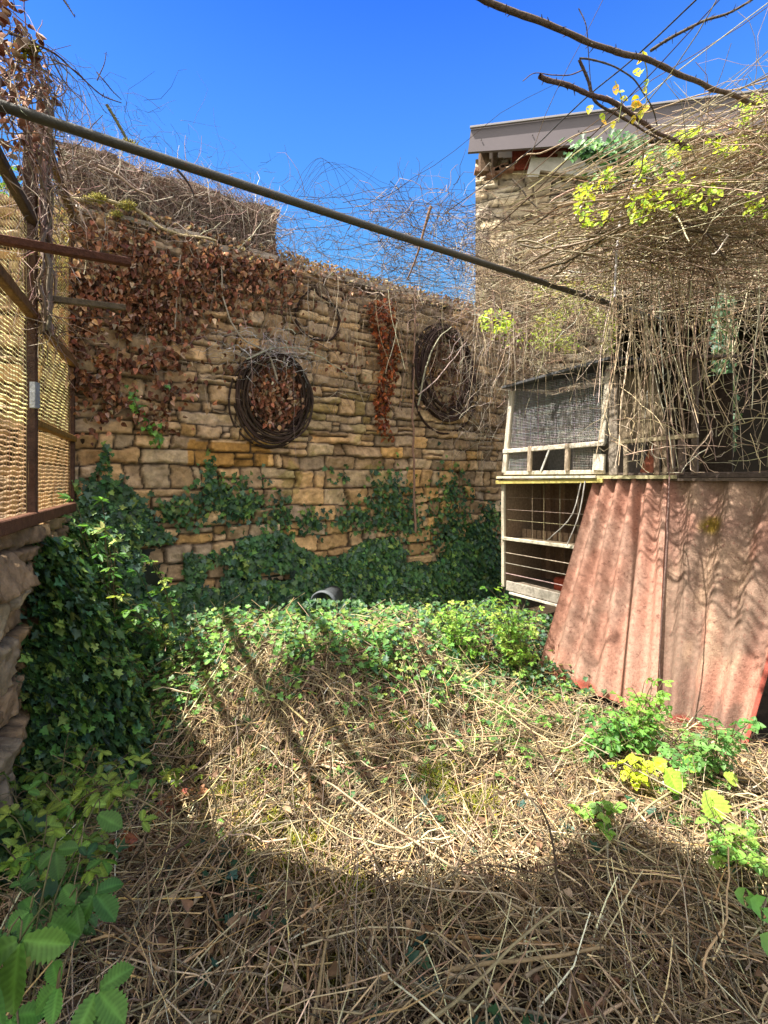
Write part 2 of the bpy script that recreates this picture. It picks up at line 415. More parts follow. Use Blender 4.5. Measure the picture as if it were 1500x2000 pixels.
# ---- back wall
WTOP = 3.45
def colback(u, h, vid, g, n):
    pal = np.array([[.56, .38, .20], [.54, .39, .23], [.46, .34, .22], [.44, .35, .255], [.56, .36, .16], [.54, .43, .29]])
    pu = g.choice(6, n, p=[.24, .24, .2, .14, .08, .10]); pg = g.choice(6, n, p=[.03, .14, .33, .32, .02, .16])
    k = (h > 1.85+.3*np.sin(u*2))
    c = np.where(k[:, None], pal[pg[vid]]*np.array([1.06, .95, .84]), pal[pu[vid]]*np.array([1.1, 1, .92]))*g.uniform(.6, 1.2, n)[vid][:, None]
    ms = (fbm(u*3.3, h*3.3, 21) > .53) & (np.abs(u-2.0) < .75) & (np.abs(h-1.95) < .5)
    mb = (np.abs(u-1.15) < .32) & (np.abs(h-1.80) < .10)
    c = np.where((ms & (g.random(n)[vid] < .6))[:, None], c*.55+.45*np.array([.26, .21, .05]), c)
    c = np.where(mb[:, None], np.array([.40, .21, .06])*g.uniform(.8, 1.1, n)[vid][:, None], c)
    return c
def wtop(u): return WTOP+.03*np.sin(u*7)+.05*(vnoise(u*9, u*0)-.5)-.02*(u > 2)
U, H, D, q, C = masonry(-.35, 5.1, -.1, WTOP+.05, .0125, (.075, .16), (.10, .34), .055, 3, colback, wtop)
V = WPa(U.ravel(), H.ravel(), D.ravel())
V, q, Cc = compact(V, q, C.reshape(-1, 3))
bw = thing('stone_wall', 'tall rubble stone wall at the back with ivy at its foot and coils hung on it', 'wall', (0, 0, 0))
mk('wall_face', V, quads=q, mat=M_stone, parent=bw, col=Cc, smooth=True)
core = MB(); core.quadslab([WP(-.35, -.1, -.02), WP(5.1, -.1, -.02), WP(5.1, WTOP-.06, -.02), WP(-.35, WTOP-.06, -.02)], -.42, (.2, .15, .1))
core.build('wall_core', M_stone, bw)
# coping: flat irregular capping stones
cp = MB(); g = np.random.default_rng(5); u = -.3
while u < 5.0:
    L = g.uniform(.18, .42); hh = WTOP+g.uniform(-.035, .01)
    a = WP(u+.008, hh, .03+g.uniform(0, .05)); b = WP(u+L-.008, hh+g.uniform(-.015, .015), .03+g.uniform(0, .05))
    a2 = a-WN*.5; b2 = b-WN*.5; th = g.uniform(.035, .07)
    cp.quadslab([a, b, b2, a2], th, np.array([.30, .25, .20])*g.uniform(.7, 1.25)); u += L
cp.build('coping', M_stone, bw)

# ---- ruined upper wall (brick, vine covered) standing on the left part of the back wall, set back
def colbrick(u, h, vid, g, n):
    pal = np.array([[.36, .21, .15], [.42, .28, .20], [.38, .30, .24], [.30, .21, .17]])
    return pal[g.choice(4, n)[vid]]*g.uniform(.7, 1.15, n)[vid][:, None]
UR = wuv(547, 450, -.1)[0]
def gtop(u): return 3.98+.05*(vnoise(u*6, u*0, 3)-.5)+.03*np.sin(u*9)
def ghole(U, H): return U > UR+.07*(vnoise(H*7, H*0+2)-.5)+.10*np.abs(H-3.72)*(H > 3.72)-.0
U, H, D, q, C = masonry(-.02, 2.2, WTOP-.1, 4.1, .015, (.06, .075), (.16, .23), .012, 8, colbrick, gtop, ghole, .01)
V = WPa(U.ravel(), H.ravel(), D.ravel()-.12); V, q, Cc = compact(V, q, C.reshape(-1, 3))
gw = thing('brick_wall', 'ruined brick wall matted with bare grey creeper, standing above the left half of the stone wall', 'wall')
mk('wall_face', V, quads=q, mat=M_stone, parent=gw, col=Cc, smooth=True)
cb = MB(); cb.quadslab([WP(0.0, WTOP-.1, -.13), WP(UR-.05, WTOP-.1, -.13), WP(UR-.05, 3.93, -.13), WP(0.0, 3.95, -.13)], -.25, (.2, .12, .08)); cb.build('wall_core', M_stone, gw)

# ---- left plinth wall
PT = 1.38
def colleft(u, h, vid, g, n):
    pal = np.array([[.40, .26, .13], [.34, .23, .13], [.28, .19, .11], [.36, .28, .18]])
    return pal[g.choice(4, n)[vid]]*g.uniform(.7, 1.2, n)[vid][:, None]
U, H, D, q, C = masonry(-.1, 1.95, -.1, PT, .0125, (.12, .22), (.16, .4), .07, 15, colleft)
V = FA+FE*U.reshape(-1, 1)+FN*(D.reshape(-1, 1)-.05)+np.array([0, 0, 1])*H.reshape(-1, 1)
lw = thing('low_stone_wall', 'waist-high rubble stone wall under the left mesh screen', 'wall')
mk('wall_face', V, quads=q[:, ::-1], mat=M_stone, parent=lw, col=C.reshape(-1, 3), smooth=True)
cb = MB(); cb.quadslab([FP(-.1, -.1, -.07), FP(-.1, PT-.01, -.07), FP(1.95, PT-.01, -.07), FP(1.95, -.1, -.07)], -.3, (.22, .15, .1)); cb.build('wall_core', M_stone, lw)

# ------------------------------------------------------------------ mesh screen on the left wall
fs = thing('mesh_screen', 'tall yellowed mesh screen with rusty frame standing on the low left wall', 'screen')
brown = (.085, .045, .03); dark = (.045, .03, .025)
S1 = 1.15   # middle post
for s, hb, ht, wd in ((0.02, 1.1, 3.38, .035), (S1, PT-.02, 3.34, .055), (1.80, PT-.02, 2.84, .045)):
    m = MB(); m.bar(FP(s, hb, .0), FP(s, ht, .0), wd, .045, brown, up=tuple(FE)); m.build('post', M_rust, fs)
for h, s0, s1, cc, t in ((1.41, 0, 1.8, (.13, .06, .035), .06), (1.87, 0.03, S1-.03, (.22, .12, .03), .035), (2.38, .03, 1.78, (.16, .08, .03), .05), (3.36, .03, S1-.03, (.10, .06, .03), .045), (2.82, S1+.03, 1.78, (.07, .045, .03), .04)):
    m = MB(); m.bar(FP(s0, h, .012), FP(s1, h, .012), .04, t, cc); m.build('rail', M_rust, fs)
def ribs(s0, s1, h0, h1, nm, basec):
    b = Bag(); hs2 = np.arange(h0, h1, .021); K = 26; ss = np.linspace(s0, s1, K)
    n = len(hs2); pth = np.zeros((n, K, 3))
    for i, h in enumerate(hs2):
        hh = h+.003*np.sin(ss*40+i)+.006*(vnoise(ss*5, h*3)-.5)
        pth[i] = FA+FE*ss[:, None]+FN*(-.012+.012*(vnoise(ss*4, h*4+9)-.5))[:, None]+np.array([0, 0, 1])*hh[:, None]
    hn = (hs2-1.4)/2
    cc = np.array(basec)*rng.uniform(.8, 1.15, (n, 1)); cc[hn < .22] = cc[hn < .22]*.35+.65*np.array([.36, .2, .13])
    tl = math.radians(62); w2 = .0048; e_ = (FN*math.cos(tl)-np.array([0, 0, 1])*math.sin(tl))*w2; t_ = np.array([0, 0, .0003])
    V = np.stack([pth-e_-t_, pth+e_-t_, pth+e_+t_, pth-e_+t_], 2); ix = np.arange(n*K*4).reshape(n, K, 4); nx = np.roll(ix, -1, axis=2)
    qd = np.stack([ix[:, :-1], nx[:, :-1], nx[:, 1:], ix[:, 1:]], -1).reshape(-1, 4)
    b.raw(V.reshape(-1, 3), qd, np.repeat(cc, K*4, axis=0))
    sv = np.arange(s0, s1, .045); pv = np.zeros((len(sv), 8, 3)); hv = np.linspace(h0, h1, 8)
    for i, s in enumerate(sv): pv[i] = FA+FE*s+FN*(-.002)+np.outer(hv, [0, 0, 1])+FE*(.004*np.sin(hv*20+i))[:, None]
    b.tubes(pv, np.full(len(sv), .0011), jit((.34, .23, .12), len(sv), .15), 3)
    return b.build(nm, M_rib, fs)
ribs(.03, S1-.02, 1.44, 3.34, 'mesh_panel', (.60, .58, .36))
ribs(S1+.02, 1.78, 1.44, 2.80, 'mesh_panel', (.62, .60, .42))
# torn yellowed netting at top of the far panel
# brackets sticking out over the yard
m = MB(); a = P(-10, 466, 2.0); b = P(255, 513, 2.28); m.bar(a, b, .035, .035, (.10, .04, .025)); m.build('bracket', M_rust, fs)
m = MB(); a = P(48, 578, 2.42); b = P(245, 601, 2.65); m.bar(a, b, .025, .03, (.12, .09, .06)); m.build('bracket', M_rust, fs)
m = MB(); c0 = P(68, 772, 2.40)
m.bar(c0+np.array([0, 0, -.06]), c0+np.array([0, 0, .06]), .03, .035, (.24, .25, .27)); m.build('latch', M_rubber, fs)

# ------------------------------------------------------------------ overhead pole
pa = P(-60, 186, 1.82); pb = P(1290, 625, 4.35)
pth = resample([pa, (pa+pb)/2+np.array([0, 0, -.006]), pb], 40)
pole = tubes('steel_pole', [pth], np.full((1, 40), .020), [(.060, .052, .038)], M_metal, 14)
tag(pole, 'long straight dark steel pole crossing overhead from the left screen toward the barn', 'pole')
pl2 = tubes('steel_bar', [resample([P(958, 538, 4.3), P(1170, 552, 4.1)], 12)], np.full((1, 12), .016), [(.10, .07, .05)], M_rust, 8)
tag(pl2, 'short rusty bar overhead in the vines just below the end of the long pole', 'bar')

# ------------------------------------------------------------------ barn
bn = thing('stone_barn', 'old rubble stone barn with grey metal roof and a dark open bay', 'barn')
def colbarn(u, h, vid, g, n):
    pal = np.array([[.50, .40, .27], [.44, .34, .23], [.40, .33, .25], [.52, .44, .33]])
    return pal[g.choice(4, n)[vid]]*g.uniform(.75, 1.15, n)[vid][:, None]
OU0 = buv(1195, 600)[0]; OH = 3.88
def bhole(U, H): return (U > OU0) & (U < 5.2) & (H < OH)
U, H, D, q, C = masonry(.08, 6.0, -.1, 5.62, .022, (.09, .17), (.14, .36), .035, 33, colbarn, None, bhole, .04)
V = BA+BE*U.reshape(-1, 1)+BN*D.reshape(-1, 1)+np.array([0, 0, 1])*H.reshape(-1, 1)
V, q, Cc = compact(V, q, C.reshape(-1, 3)); mk('wall', V, quads=q, mat=M_barnstone, parent=bn, col=Cc, smooth=True)
m = MB()
m.quadslab([BP(.10, -.1, .0), BP(.10, 5.62, .0), BP(.10, 5.62, -3.5), BP(.10, -.1, -3.5)], -.4, (.42, .33, .22))
m.build('side_wall', M_barnstone, bn)
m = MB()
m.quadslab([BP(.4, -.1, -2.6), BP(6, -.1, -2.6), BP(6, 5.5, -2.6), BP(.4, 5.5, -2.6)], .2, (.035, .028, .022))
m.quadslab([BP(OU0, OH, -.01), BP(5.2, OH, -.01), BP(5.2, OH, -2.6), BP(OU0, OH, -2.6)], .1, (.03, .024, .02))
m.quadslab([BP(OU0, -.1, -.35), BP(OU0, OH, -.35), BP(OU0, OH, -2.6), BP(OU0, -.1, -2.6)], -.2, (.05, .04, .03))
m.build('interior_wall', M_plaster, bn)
m = MB(); m.bar(BP(OU0-.2, OH+.07, .03), BP(5.3, OH+.07, .03), .14, .13, (.36, .17, .11)); m.build('lintel', M_wood, bn)
# roof: metal verge band
c1 = P(920, 250, 6.1); c0 = P(914, 297, 6.1); c2 = P(1420, 187, 5.75); c3 = P(1420, 262, 5.75); c4 = c2+(c2-c1)*.6; c5 = c3+(c3-c0)*.6
m = MB(); m.quadslab([c0, c5, c4, c1], -.04, (.125, .105, .115)); back = np.array([1.5, 3.4, .9])
m.quadslab([c1, c4, c4+back, c1+back], -.03, (.125, .105, .115))
rf = m.build('roof', M_roof, bn)
m = MB(); e = P(918, 249, 6.08); f = P(1420, 185.5, 5.73); m.bar(e, f+(f-e)*.6, .03, .025, (.26, .24, .25)); m.build('drip_edge', M_roof, rf)
m = MB()
for x in (940, 1040, 1130, 1180, 1260):
    p = P(x, 275-(x-920)*.09, 6.09-(x-920)*.0007)
    m = MB(); m.bar(p, p+np.array([0, -.012, 0]), .012, .012, (.08, .07, .07)); m.build('screw', M_roof, rf)
m = MB(); m.bar(P(945, 300, 6.28), P(945, 338, 6.28), .12, .1, (.14, .09, .06), up=(0, 1, 0)); m.bar(P(966, 298, 6.4), P(966, 335, 6.4), .07, .07, (.2, .14, .1), up=(0, 1, 0)); m.build('rafter_end', M_wood, bn)
m = MB(); m.quadslab([P(1000, 334, 6.36), P(1125, 326, 6.26), P(1125, 288, 6.26), P(1000, 292, 6.36)], .03, (.24, .055, .035)); m.build('red_board', M_wood, bn)
m = MB(); m.add(*[[P(1028, 345, 6.2), P(1052, 345, 6.2), P(1056, 332, 6.2), P(1150, 345, 6.1), P(1205, 345, 6.1), P(1205, 306, 6.1), P(1038, 308, 6.2)]+[P(x, y, z)+np.array([0, .04, 0]) for x, y, z in ((1028, 345, 6.2), (1052, 345, 6.2), (1056, 332, 6.2), (1150, 345, 6.1), (1205, 345, 6.1), (1205, 306, 6.1), (1038, 308, 6.2))],
    [(0, 1, 2, 3, 4, 5, 6), (13, 12, 11, 10, 9, 8, 7)]+[(i, i+7, (i+1) % 7+7, (i+1) % 7) for i in range(7)]], (.52, .48, .42)); m.build('panel', M_plaster, bn)
m = MB()
g = np.random.default_rng(2)
for i in range(9):
    p = P(928+i*7+g.uniform(-2, 2), 337+g.uniform(-7, 6)-(i > 5)*8, 6.32)
    m.bar(p, p+np.array([g.uniform(.05, .12), 0, g.uniform(-.02, .03)]), .1, .06, np.array([.28, .16, .11])*g.uniform(.6, 1.2))
m.build('loose_stone', M_stone, bn)

# distant chimney bit above wall
ch = thing('chimney', 'tiny brick chimney peeping over the stone wall in the gap of sky', 'chimney', P(588, 530, 9.0))
m = MB(); m.bar(P(588, 560, 9.), P(588, 508, 9.), .09, .09, (.3, .15, .1), up=(0, 1, 0)); m.bar(P(588, 509, 9.), P(588, 504, 9.), .12, .12, (.33, .2, .14), up=(0, 1, 0)); m.build('stack', M_stone, ch)

# ------------------------------------------------------------------ hutches
white = (.60, .54, .44)
def slat(mb, s0, h0, s1, h1, wd, th, c, d=0., d1=None):
    mb.bar(HP(s0, h0, d), HP(s1, h1, d if d1 is None else d1), th, wd, c, up=(0, 0, 1) if abs(h1-h0) < abs(s1-s0) else tuple(HE))
def netting(name, parent, s0, s1, h0, h1, d, sp, r, c, mat, skew=0.):
    pths = []
    ns = int((s1-s0)/sp)
    K = 6
    for i in range(ns+1):
        s = s0+i*sp; pths.append([HP(s+skew*(1-t), h0+(h1-h0)*t, d+.004*math.sin(i+t*9)) for t in np.linspace(0, 1, K)])
    nh = int((h1-h0)/sp)
    for i in range(nh+1):
        h = h0+i*sp; sk = skew*(1-(h-h0)/(h1-h0)); pths.append([HP(s0+sk+(s1-s0)*t, h, d+.004*math.sin(i*2+t*9)) for t in np.linspace(0, 1, K)])
    return tubes(name, pths, np.full(len(pths), r), jit(c, len(pths), .1), mat, 3, parent)
# upper hutch
uh = thing('rabbit_hutch', 'upper rabbit hutch with flaking white frame, grey netted front and slanted roof', 'hutch', HP(.4, 1.60, -.3))
B0, B1 = -.115, .935; T0, T1 = -.02, .985; h0 = 1.66
for (a, b, e, f) in ((B0, h0, T0, 2.44), (B1-.02, h0+.22, T1, 2.50)):
    m = MB(); slat(m, a, b, e, f, .05, .04, white, .01); m.build('upright', M_white, uh)
m = MB(); slat(m, B0, 1.865, B1, 1.885, .04, .035, white, .02); m.build('cross_rail', M_white, uh)
m = MB(); slat(m, B0, 1.655, B1, 1.655, .035, .03, white, .01); m.build('bottom_rail', M_white, uh)
for s in (.20, .60):
    m = MB(); slat(m, s, 1.67, s+.01, 1.90, .04, .03, (.42, .33, .24), .03); m.build('upright', M_white, uh)
m = MB(); slat(m, B1-.04, 1.67, B1-.03, 1.80, .10, .03, white, .03); m.build('corner_block', M_white, uh)
# roof slab sloping, dark felt + light front edge
m = MB(); m.quadslab([HP(-.06, 2.46, .12), HP(1.04, 2.53, .12), HP(1.04, 2.62, -.65), HP(-.06, 2.52, -.65)], .02, (.10, .10, .105)); rfu = m.build('roof', M_wood, uh)
m = MB(); slat(m, -.06, 2.455, .42, 2.485, .035, .02, (.17, .18, .21), .13); slat(m, .45, 2.49, 1.04, 2.53, .025, .02, (.45, .42, .38), .13); m.build('edge_trim', M_wood, rfu)
m = MB()
for i in range(7): m.bar(HP(i*.15-.02, 2.49+i*.01, -.62), HP(i*.15+.12, 2.49+i*.01, -.62), .01, 1.64, (.1, .1, .1)) if False else None
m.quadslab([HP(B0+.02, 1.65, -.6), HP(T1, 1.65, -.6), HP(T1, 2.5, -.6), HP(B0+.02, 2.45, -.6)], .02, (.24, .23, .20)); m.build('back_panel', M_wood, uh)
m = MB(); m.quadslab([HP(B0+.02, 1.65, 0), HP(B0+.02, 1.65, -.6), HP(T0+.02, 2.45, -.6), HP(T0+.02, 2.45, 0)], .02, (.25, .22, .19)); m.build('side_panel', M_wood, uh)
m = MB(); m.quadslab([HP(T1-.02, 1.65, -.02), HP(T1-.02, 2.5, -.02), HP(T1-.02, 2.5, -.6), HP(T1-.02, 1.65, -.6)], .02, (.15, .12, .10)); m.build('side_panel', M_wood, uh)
netting('netting', uh, T0-.05, T1-.03, 1.89, 2.47, .0, .0145, .0017, (.40, .39, .38), M_rubber)
netting('netting', uh, B0+.04, .19, 1.68, 1.86, .0, .0145, .0017, (.40, .39, .38), M_rubber)
netting('netting', uh, .63, B1-.04, 1.68, 1.86, .0, .0145, .0017, (.36, .34, .30), M_rubber)
m = MB(); slat(m, .33, 1.67, .42, 1.86, .016, .012, (.55, .54, .5), .03); m.build('stick', M_white, uh)
m = MB(); m.quadslab([HP(B0, 1.63, -.02), HP(B1+.03, 1.63, -.02), HP(B1+.03, 1.63, -.6), HP(B0, 1.63, -.6)], .02, (.3, .25, .2)); m.build('floor', M_wood, uh)
m = MB(); m.quadslab([HP(.40, 1.93, -.10), HP(.93, 1.93, -.10), HP(.93, 2.28, -.2), HP(.40, 2.28, -.2)], -.01, (.24, .23, .19)); m.build('inner_board', M_wood, uh)
# lower hutch
lh = thing('rabbit_hutch', 'lower rabbit hutch with two open brown compartments, beside the leaning sheets', 'hutch', HP(.3, .45, -.3))
L0, L1 = -.13, 1.5
m = MB(); m.quadslab([HP(L0-.05, 1.60, .06), HP(L1, 1.60, .06), HP(L1, 1.60, -.6), HP(L0-.05, 1.60, -.6)], .025, (.45, .40, .22)); m.build('top', M_white, lh)
m = MB(); slat(m, L0-.05, 1.565, .95, 1.585, .035, .02, (.48, .40, .12), .055); slat(m, L0-.02, 1.61, .9, 1.615, .02, .02, (.62, .58, .46), .07); m.build('front_edge', M_white, lh)
m = MB(); slat(m, L0, .55, L0, 1.56, .035, .03, (.55, .48, .36), .01); m.build('upright', M_white, lh)
m = MB(); slat(m, L0, 1.02, L1, 1.02, .03, .035, (.58, .52, .40), .02); m.build('shelf_edge', M_white, lh)
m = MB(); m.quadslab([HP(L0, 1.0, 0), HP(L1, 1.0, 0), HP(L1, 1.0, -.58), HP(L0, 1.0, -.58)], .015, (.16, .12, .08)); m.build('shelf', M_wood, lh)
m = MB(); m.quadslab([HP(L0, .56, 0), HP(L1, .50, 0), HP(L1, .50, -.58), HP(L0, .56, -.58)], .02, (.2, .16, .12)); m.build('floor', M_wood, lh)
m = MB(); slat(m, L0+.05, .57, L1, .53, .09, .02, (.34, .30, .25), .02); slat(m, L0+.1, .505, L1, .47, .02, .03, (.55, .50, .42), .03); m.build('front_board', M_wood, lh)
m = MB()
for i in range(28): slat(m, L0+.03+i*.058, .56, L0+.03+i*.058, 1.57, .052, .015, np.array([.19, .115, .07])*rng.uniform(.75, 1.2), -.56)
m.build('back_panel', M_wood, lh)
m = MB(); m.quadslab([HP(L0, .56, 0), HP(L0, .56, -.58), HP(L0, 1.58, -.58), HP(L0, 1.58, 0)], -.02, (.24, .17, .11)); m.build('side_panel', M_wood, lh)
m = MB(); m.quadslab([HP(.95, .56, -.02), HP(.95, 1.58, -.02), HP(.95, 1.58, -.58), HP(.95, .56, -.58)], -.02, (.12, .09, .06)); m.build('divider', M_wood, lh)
m = MB()
for i in range(24): slat(m, L0+.04+i*.06, 1.01, L0+.04+i*.06, 1.10, .05, .01, np.array([.24, .17, .11])*rng.uniform(.8, 1.2), -.25)
m.build('slat_row', M_wood, lh)
pth = [[HP(L0+.02+t*1.3, h-.02*t, .0) for t in np.linspace(0, 1, 6)] for h in (.68, .78, .88)]+[[HP(L0+.02+t*1.0, h, -.02) for t in np.linspace(0, 1, 6)] for h in (1.2, 1.3, 1.42)]+[[HP(s, 1.04, -.01), HP(s, 1.1, -.01), HP(s, 1.2, -.01), HP(s, 1.3, -.01), HP(s, 1.42, -.01), HP(s, 1.55, -.01)] for s in (.2, .33, .5, .68)]
tubes('wire', pth, np.r_[np.full(3, .0045), np.full(7, .0016)], jit((.34, .27, .20), len(pth), .1), M_rust, 4, lh)
m = MB(); m.bar(HP(.28, .60, -.3), HP(.6, .60, -.3), .16, .15, (.34, .07, .04)); m.build('red_box', M_wood, lh)
for s in (L0+.1, .6, 1.3):
    m = MB(); m.bar(HP(s, -.05, -.1), HP(s, .5, -.1), .09, .09, (.2, .15, .11), up=tuple(HE)); m.build('leg', M_wood, lh)
pth = [resample([HP(.76, 1.58, .06), HP(.68, 1.3, .07), HP(.42, 1.06, .05)], 8), resample([HP(.80, 1.58, .07), HP(.75, 1.3, .08), HP(.62, 1.03, .06)], 8)]
tubes('loose_wire', pth, np.full(2, .006), [(.45, .42, .38)]*2, M_rubber, 4, lh)
# second upper hutch to the right
rh = thing('wooden_hutch', 'dark wooden hutch with plywood front half hidden by vines, right of the netted hutch', 'hutch', HP(1.4, 1.6, -.3))
m = MB(); m.quadslab([HP(1.06, 1.90, .0), HP(1.42, 1.90, .0), HP(1.34, 2.38, .0), HP(1.06, 2.45, .0)], -.02, (.17, .13, .085)); m.build('front_panel', M_wood, rh)
for s, w_, c_ in ((1.02, .07, (.24, .20, .16)), (1.12, .03, (.30, .24, .17)), (1.36, .04, (.20, .14, .1)), (1.42, .04, (.16, .12, .08)), (1.47, .03, (.2, .14, .1)), (1.53, .04, (.14, .10, .08)), (1.62, .04, (.12, .09, .07))):
    m = MB(); slat(m, s, 1.63, s, 1.92 if s not in (1.02, 1.62) else 2.42, w_, .025, c_, .02); m.build('upright', M_wood, rh)
m = MB(); slat(m, 1.05, 1.885, 1.64, 1.90, .03, .025, (.38, .31, .2), .025); slat(m, 1.0, 1.625, 2.8, 1.625, .04, .04, (.08, .06, .05), .0); m.build('cross_rail', M_wood, rh)
m = MB(); m.quadslab([HP(1.0, 2.44, .1), HP(1.68, 2.42, .1), HP(1.68, 2.52, -.6), HP(1.0, 2.56, -.6)], .02, (.13, .09, .07)); m.build('roof', M_wood, rh)
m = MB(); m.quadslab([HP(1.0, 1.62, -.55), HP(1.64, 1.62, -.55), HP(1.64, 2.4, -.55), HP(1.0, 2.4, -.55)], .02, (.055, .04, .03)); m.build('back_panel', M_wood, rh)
m = MB(); m.bar(HP(1.20, 1.64, -.12), HP(1.29, 1.88, -.14), .07, .07, (.38, .13, .08), up=tuple(HE)); m.build('red_stick', M_wood, rh)
m = MB(); m.quadslab([HP(1.0, 1.585, .02), HP(2.8, 1.585, .02), HP(2.8, 1.585, -.6), HP(1.0, 1.585, -.6)], .02, (.12, .09, .07)); m.build('floor', M_wood, rh)

# ------------------------------------------------------------------ leaning corrugated sheets
def sheet(name, label, bl, br, tl, tr, waves, phase, th, fcol, seed, amp=.034, jag=.012):
    nu, nv = waves*14, 90
    u = np.linspace(0, 1, nu+1); v = np.linspace(0, 1, nv+1); Uu, Vv = np.meshgrid(u, v, indexing='ij')
    bl, br, tl, tr = [np.array(a, float) for a in (bl, br, tl, tr)]
    Vt = Vv*(1+jag*(vnoise(Uu*14, Vv*0+seed)-.5)*Vv)
    Pp = (bl*(1-Uu)[..., None]+br*Uu[..., None])*(1-Vt)[..., None]+(tl*(1-Uu)[..., None]+tr*Uu[..., None])*Vt[..., None]
    n = np.cross(br-bl, tl-bl); n /= np.linalg.norm(n)
    z = amp*np.cos(2*math.pi*waves*Uu+phase)+.0025*(fbm(Uu*5, Vv*4, seed)-.4)+.0016*(fbm(Uu*70, Vv*70, seed+3, 2)-.4)
    F = Pp+n*z[..., None]; Bk = Pp+n*(z-th)[..., None]
    N = F.size//3; idx = np.arange(N).reshape(nu+1, nv+1)
    q = np.stack([idx[:-1, :-1], idx[1:, :-1], idx[1:, 1:], idx[:-1, 1:]], -1).reshape(-1, 4)
    qs = [q, q[:, ::-1]+N]
    for e in (idx[0], idx[-1][::-1], idx[::-1, 0], idx[:, -1]):
        qs.append(np.stack([e[:-1], e[:-1]+N, e[1:]+N, e[1:]], -1) if True else None)
    C = fcol(Uu, Vv, z)
    Cb = np.tile(np.array([.33, .07, .045]), (N, 1))
    V = np.concatenate([F.reshape(-1, 3), Bk.reshape(-1, 3)])
    o = mk(name, V, quads=np.concatenate(qs), mat=M_sheet, col=np.concatenate([C.reshape(-1, 3), Cb]), smooth=True)
    return tag(o, label, 'roof sheet')
M_sheet = vmat('fibre_cement', .9, .45, 130, var=.32, vscale=45, spec=.1, speck=((.20, .10, .075), 48, .565))
def csheet1(U, V, z):
    a = np.array([.55, .29, .21]); b = np.array([.50, .34, .26]); r = np.array([.48, .13, .09])
    n = fbm(U*5, V*6, 51)[..., None]; k = sstep(.38, .62, n)
    c = a*(1-k*.55)+b*k*.55
    kk = sstep(.055, .02, V-.035*(vnoise(U*7, V*0)-.3)+.05*U)[..., None]
    ed = sstep(.012, .004, U)[..., None]
    st = sstep(.55, .7, fbm(U*9, V*2.2, 60))[..., None]*(1-kk)
    c = c*(1-st*.35)+np.array([.22, .15, .11])*st*.35
    k2 = kk
    return (c*(1-k2)+r*k2)*.68
def csheet2(U, V, z):
    a = np.array([.56, .29, .21]); b = np.array([.54, .36, .25]); g = np.array([.24, .16, .125]); r = np.array([.44, .11, .08])
    n = fbm(U*4, V*4, 71)[..., None]; c = a*(1-sstep(.35, .55, n))+b*sstep(.35, .55, n)
    k = sstep(.40, .58, fbm(U*8, V*5, 77))[..., None]*.85*(1-.45*V[..., None]); c = c*(1-k)+g*k
    ms = sstep(.08, .03, np.hypot((U-.36)*.75, (V-.80)*1.5)+.05*(fbm(U*20, V*20, 5)-.5))[..., None]; c = c*(1-ms)+np.array([.26, .17, .03])*ms
    e = np.maximum(sstep(.957, .965, U), sstep(.03, .015, V-.02*vnoise(U*9, V*0))*(U > .15))[..., None]
    return (c*(1-e)+r*e)*.66
BL = np.array([1.25, 4.10, .06]); BR = np.array([2.085, 2.945, .02]); TL = np.array([1.755, 4.22, 1.60]); TR = np.array([2.60, 3.02, 1.60])
dl = (BR-BL); dtp = (TR-TL)
off = np.array([.819, .5735, 0])
sheet('corrugated_sheet', 'salmon-red corrugated sheet leaning on the lower hutch, left one with clean red lower edge', BL-off*.012, BL+dl*.65-off*.012, TL-off*.022, TL+dtp*.40-off*.022, 5, .9, .008, csheet1, 4)
sheet('corrugated_sheet', 'mottled buff corrugated sheet with red edge strip, leaning right of the redder sheet', BL+dl*.62+off*.014, BR+off*.014, TL+dtp*.37+off*.014, TR+off*.014, 4, .2, .008, csheet2, 9)

# ------------------------------------------------------------------ coils and hoop on the back wall
def coil(label, cpx, cpy, R, n, spread, col, mat, rad, drop=.0, name='wire_coil', ov=1.0, seed=0):
    g = np.random.default_rng(seed); u, h = wuv(cpx, cpy, .08); P_ = []
    K = 64; t = np.linspace(0, 2*math.pi, K)
    for i in range(n):
        r = R*(1+g.normal(0, spread*.35)); cu = u+g.normal(0, spread*.3)*R; chh = h+(R-r)*1.0+g.normal(0, spread*.18)*R-drop*abs(g.normal())
        d = .055+.05*g.random(); e = 1+g.normal(0, .05)
        ph = g.random()*6
        uu = cu+r*np.cos(t)*e*(1+.015*np.sin(3*t+ph)); hh = chh+r*ov*np.sin(t)*(1+.015*np.sin(2*t+ph))
        dd = d+.02*np.sin(t*2+ph)+.03*g.normal()*np.cos(t)
        P_.append(WPa(uu, hh, np.maximum(dd, .045)))
    o = tubes(name, P_, np.full(n, rad)*g.uniform(.8, 1.25, n), jit(col, n, .25, .05), mat, 6)
    tag(o, label, 'coil'); return o
coil('round coil of dark wire and hose hung on the stone wall, filled with dead leaves', 538, 770, .300, 20, .22, (.055, .034, .026), M_rust, .0075, .04, seed=3, ov=1.12)
coil('rusty oval coil hung high on the right part of the stone wall behind grey twigs', 872, 722, .36, 15, .26, (.055, .033, .028), M_rust, .010, .05, seed=11, ov=1.25)
u, h = wuv(612, 615, .05)
pts = []
for px, py in ((606, 565), (585, 590), (577, 620), (592, 650), (622, 664), (648, 662), (660, 640), (660, 610), (645, 590), (620, 572), (614, 556)):
    a, b = wuv(px, py, .06); pts.append(WP(a, b, .06))
tag(tubes('bent_hoop', [resample(pts, 60)], np.full((1, 60), .011), [(.04, .025, .02)], M_rust, 6), 'thin dark hoop of bent rod with pointed top, above the leaf-filled coil', 'hoop')
pts = [WP(*wuv(x, y, .07), .07) for x, y in ((578, 565), (566, 585), (567, 615), (590, 650), (625, 672), (655, 690))]
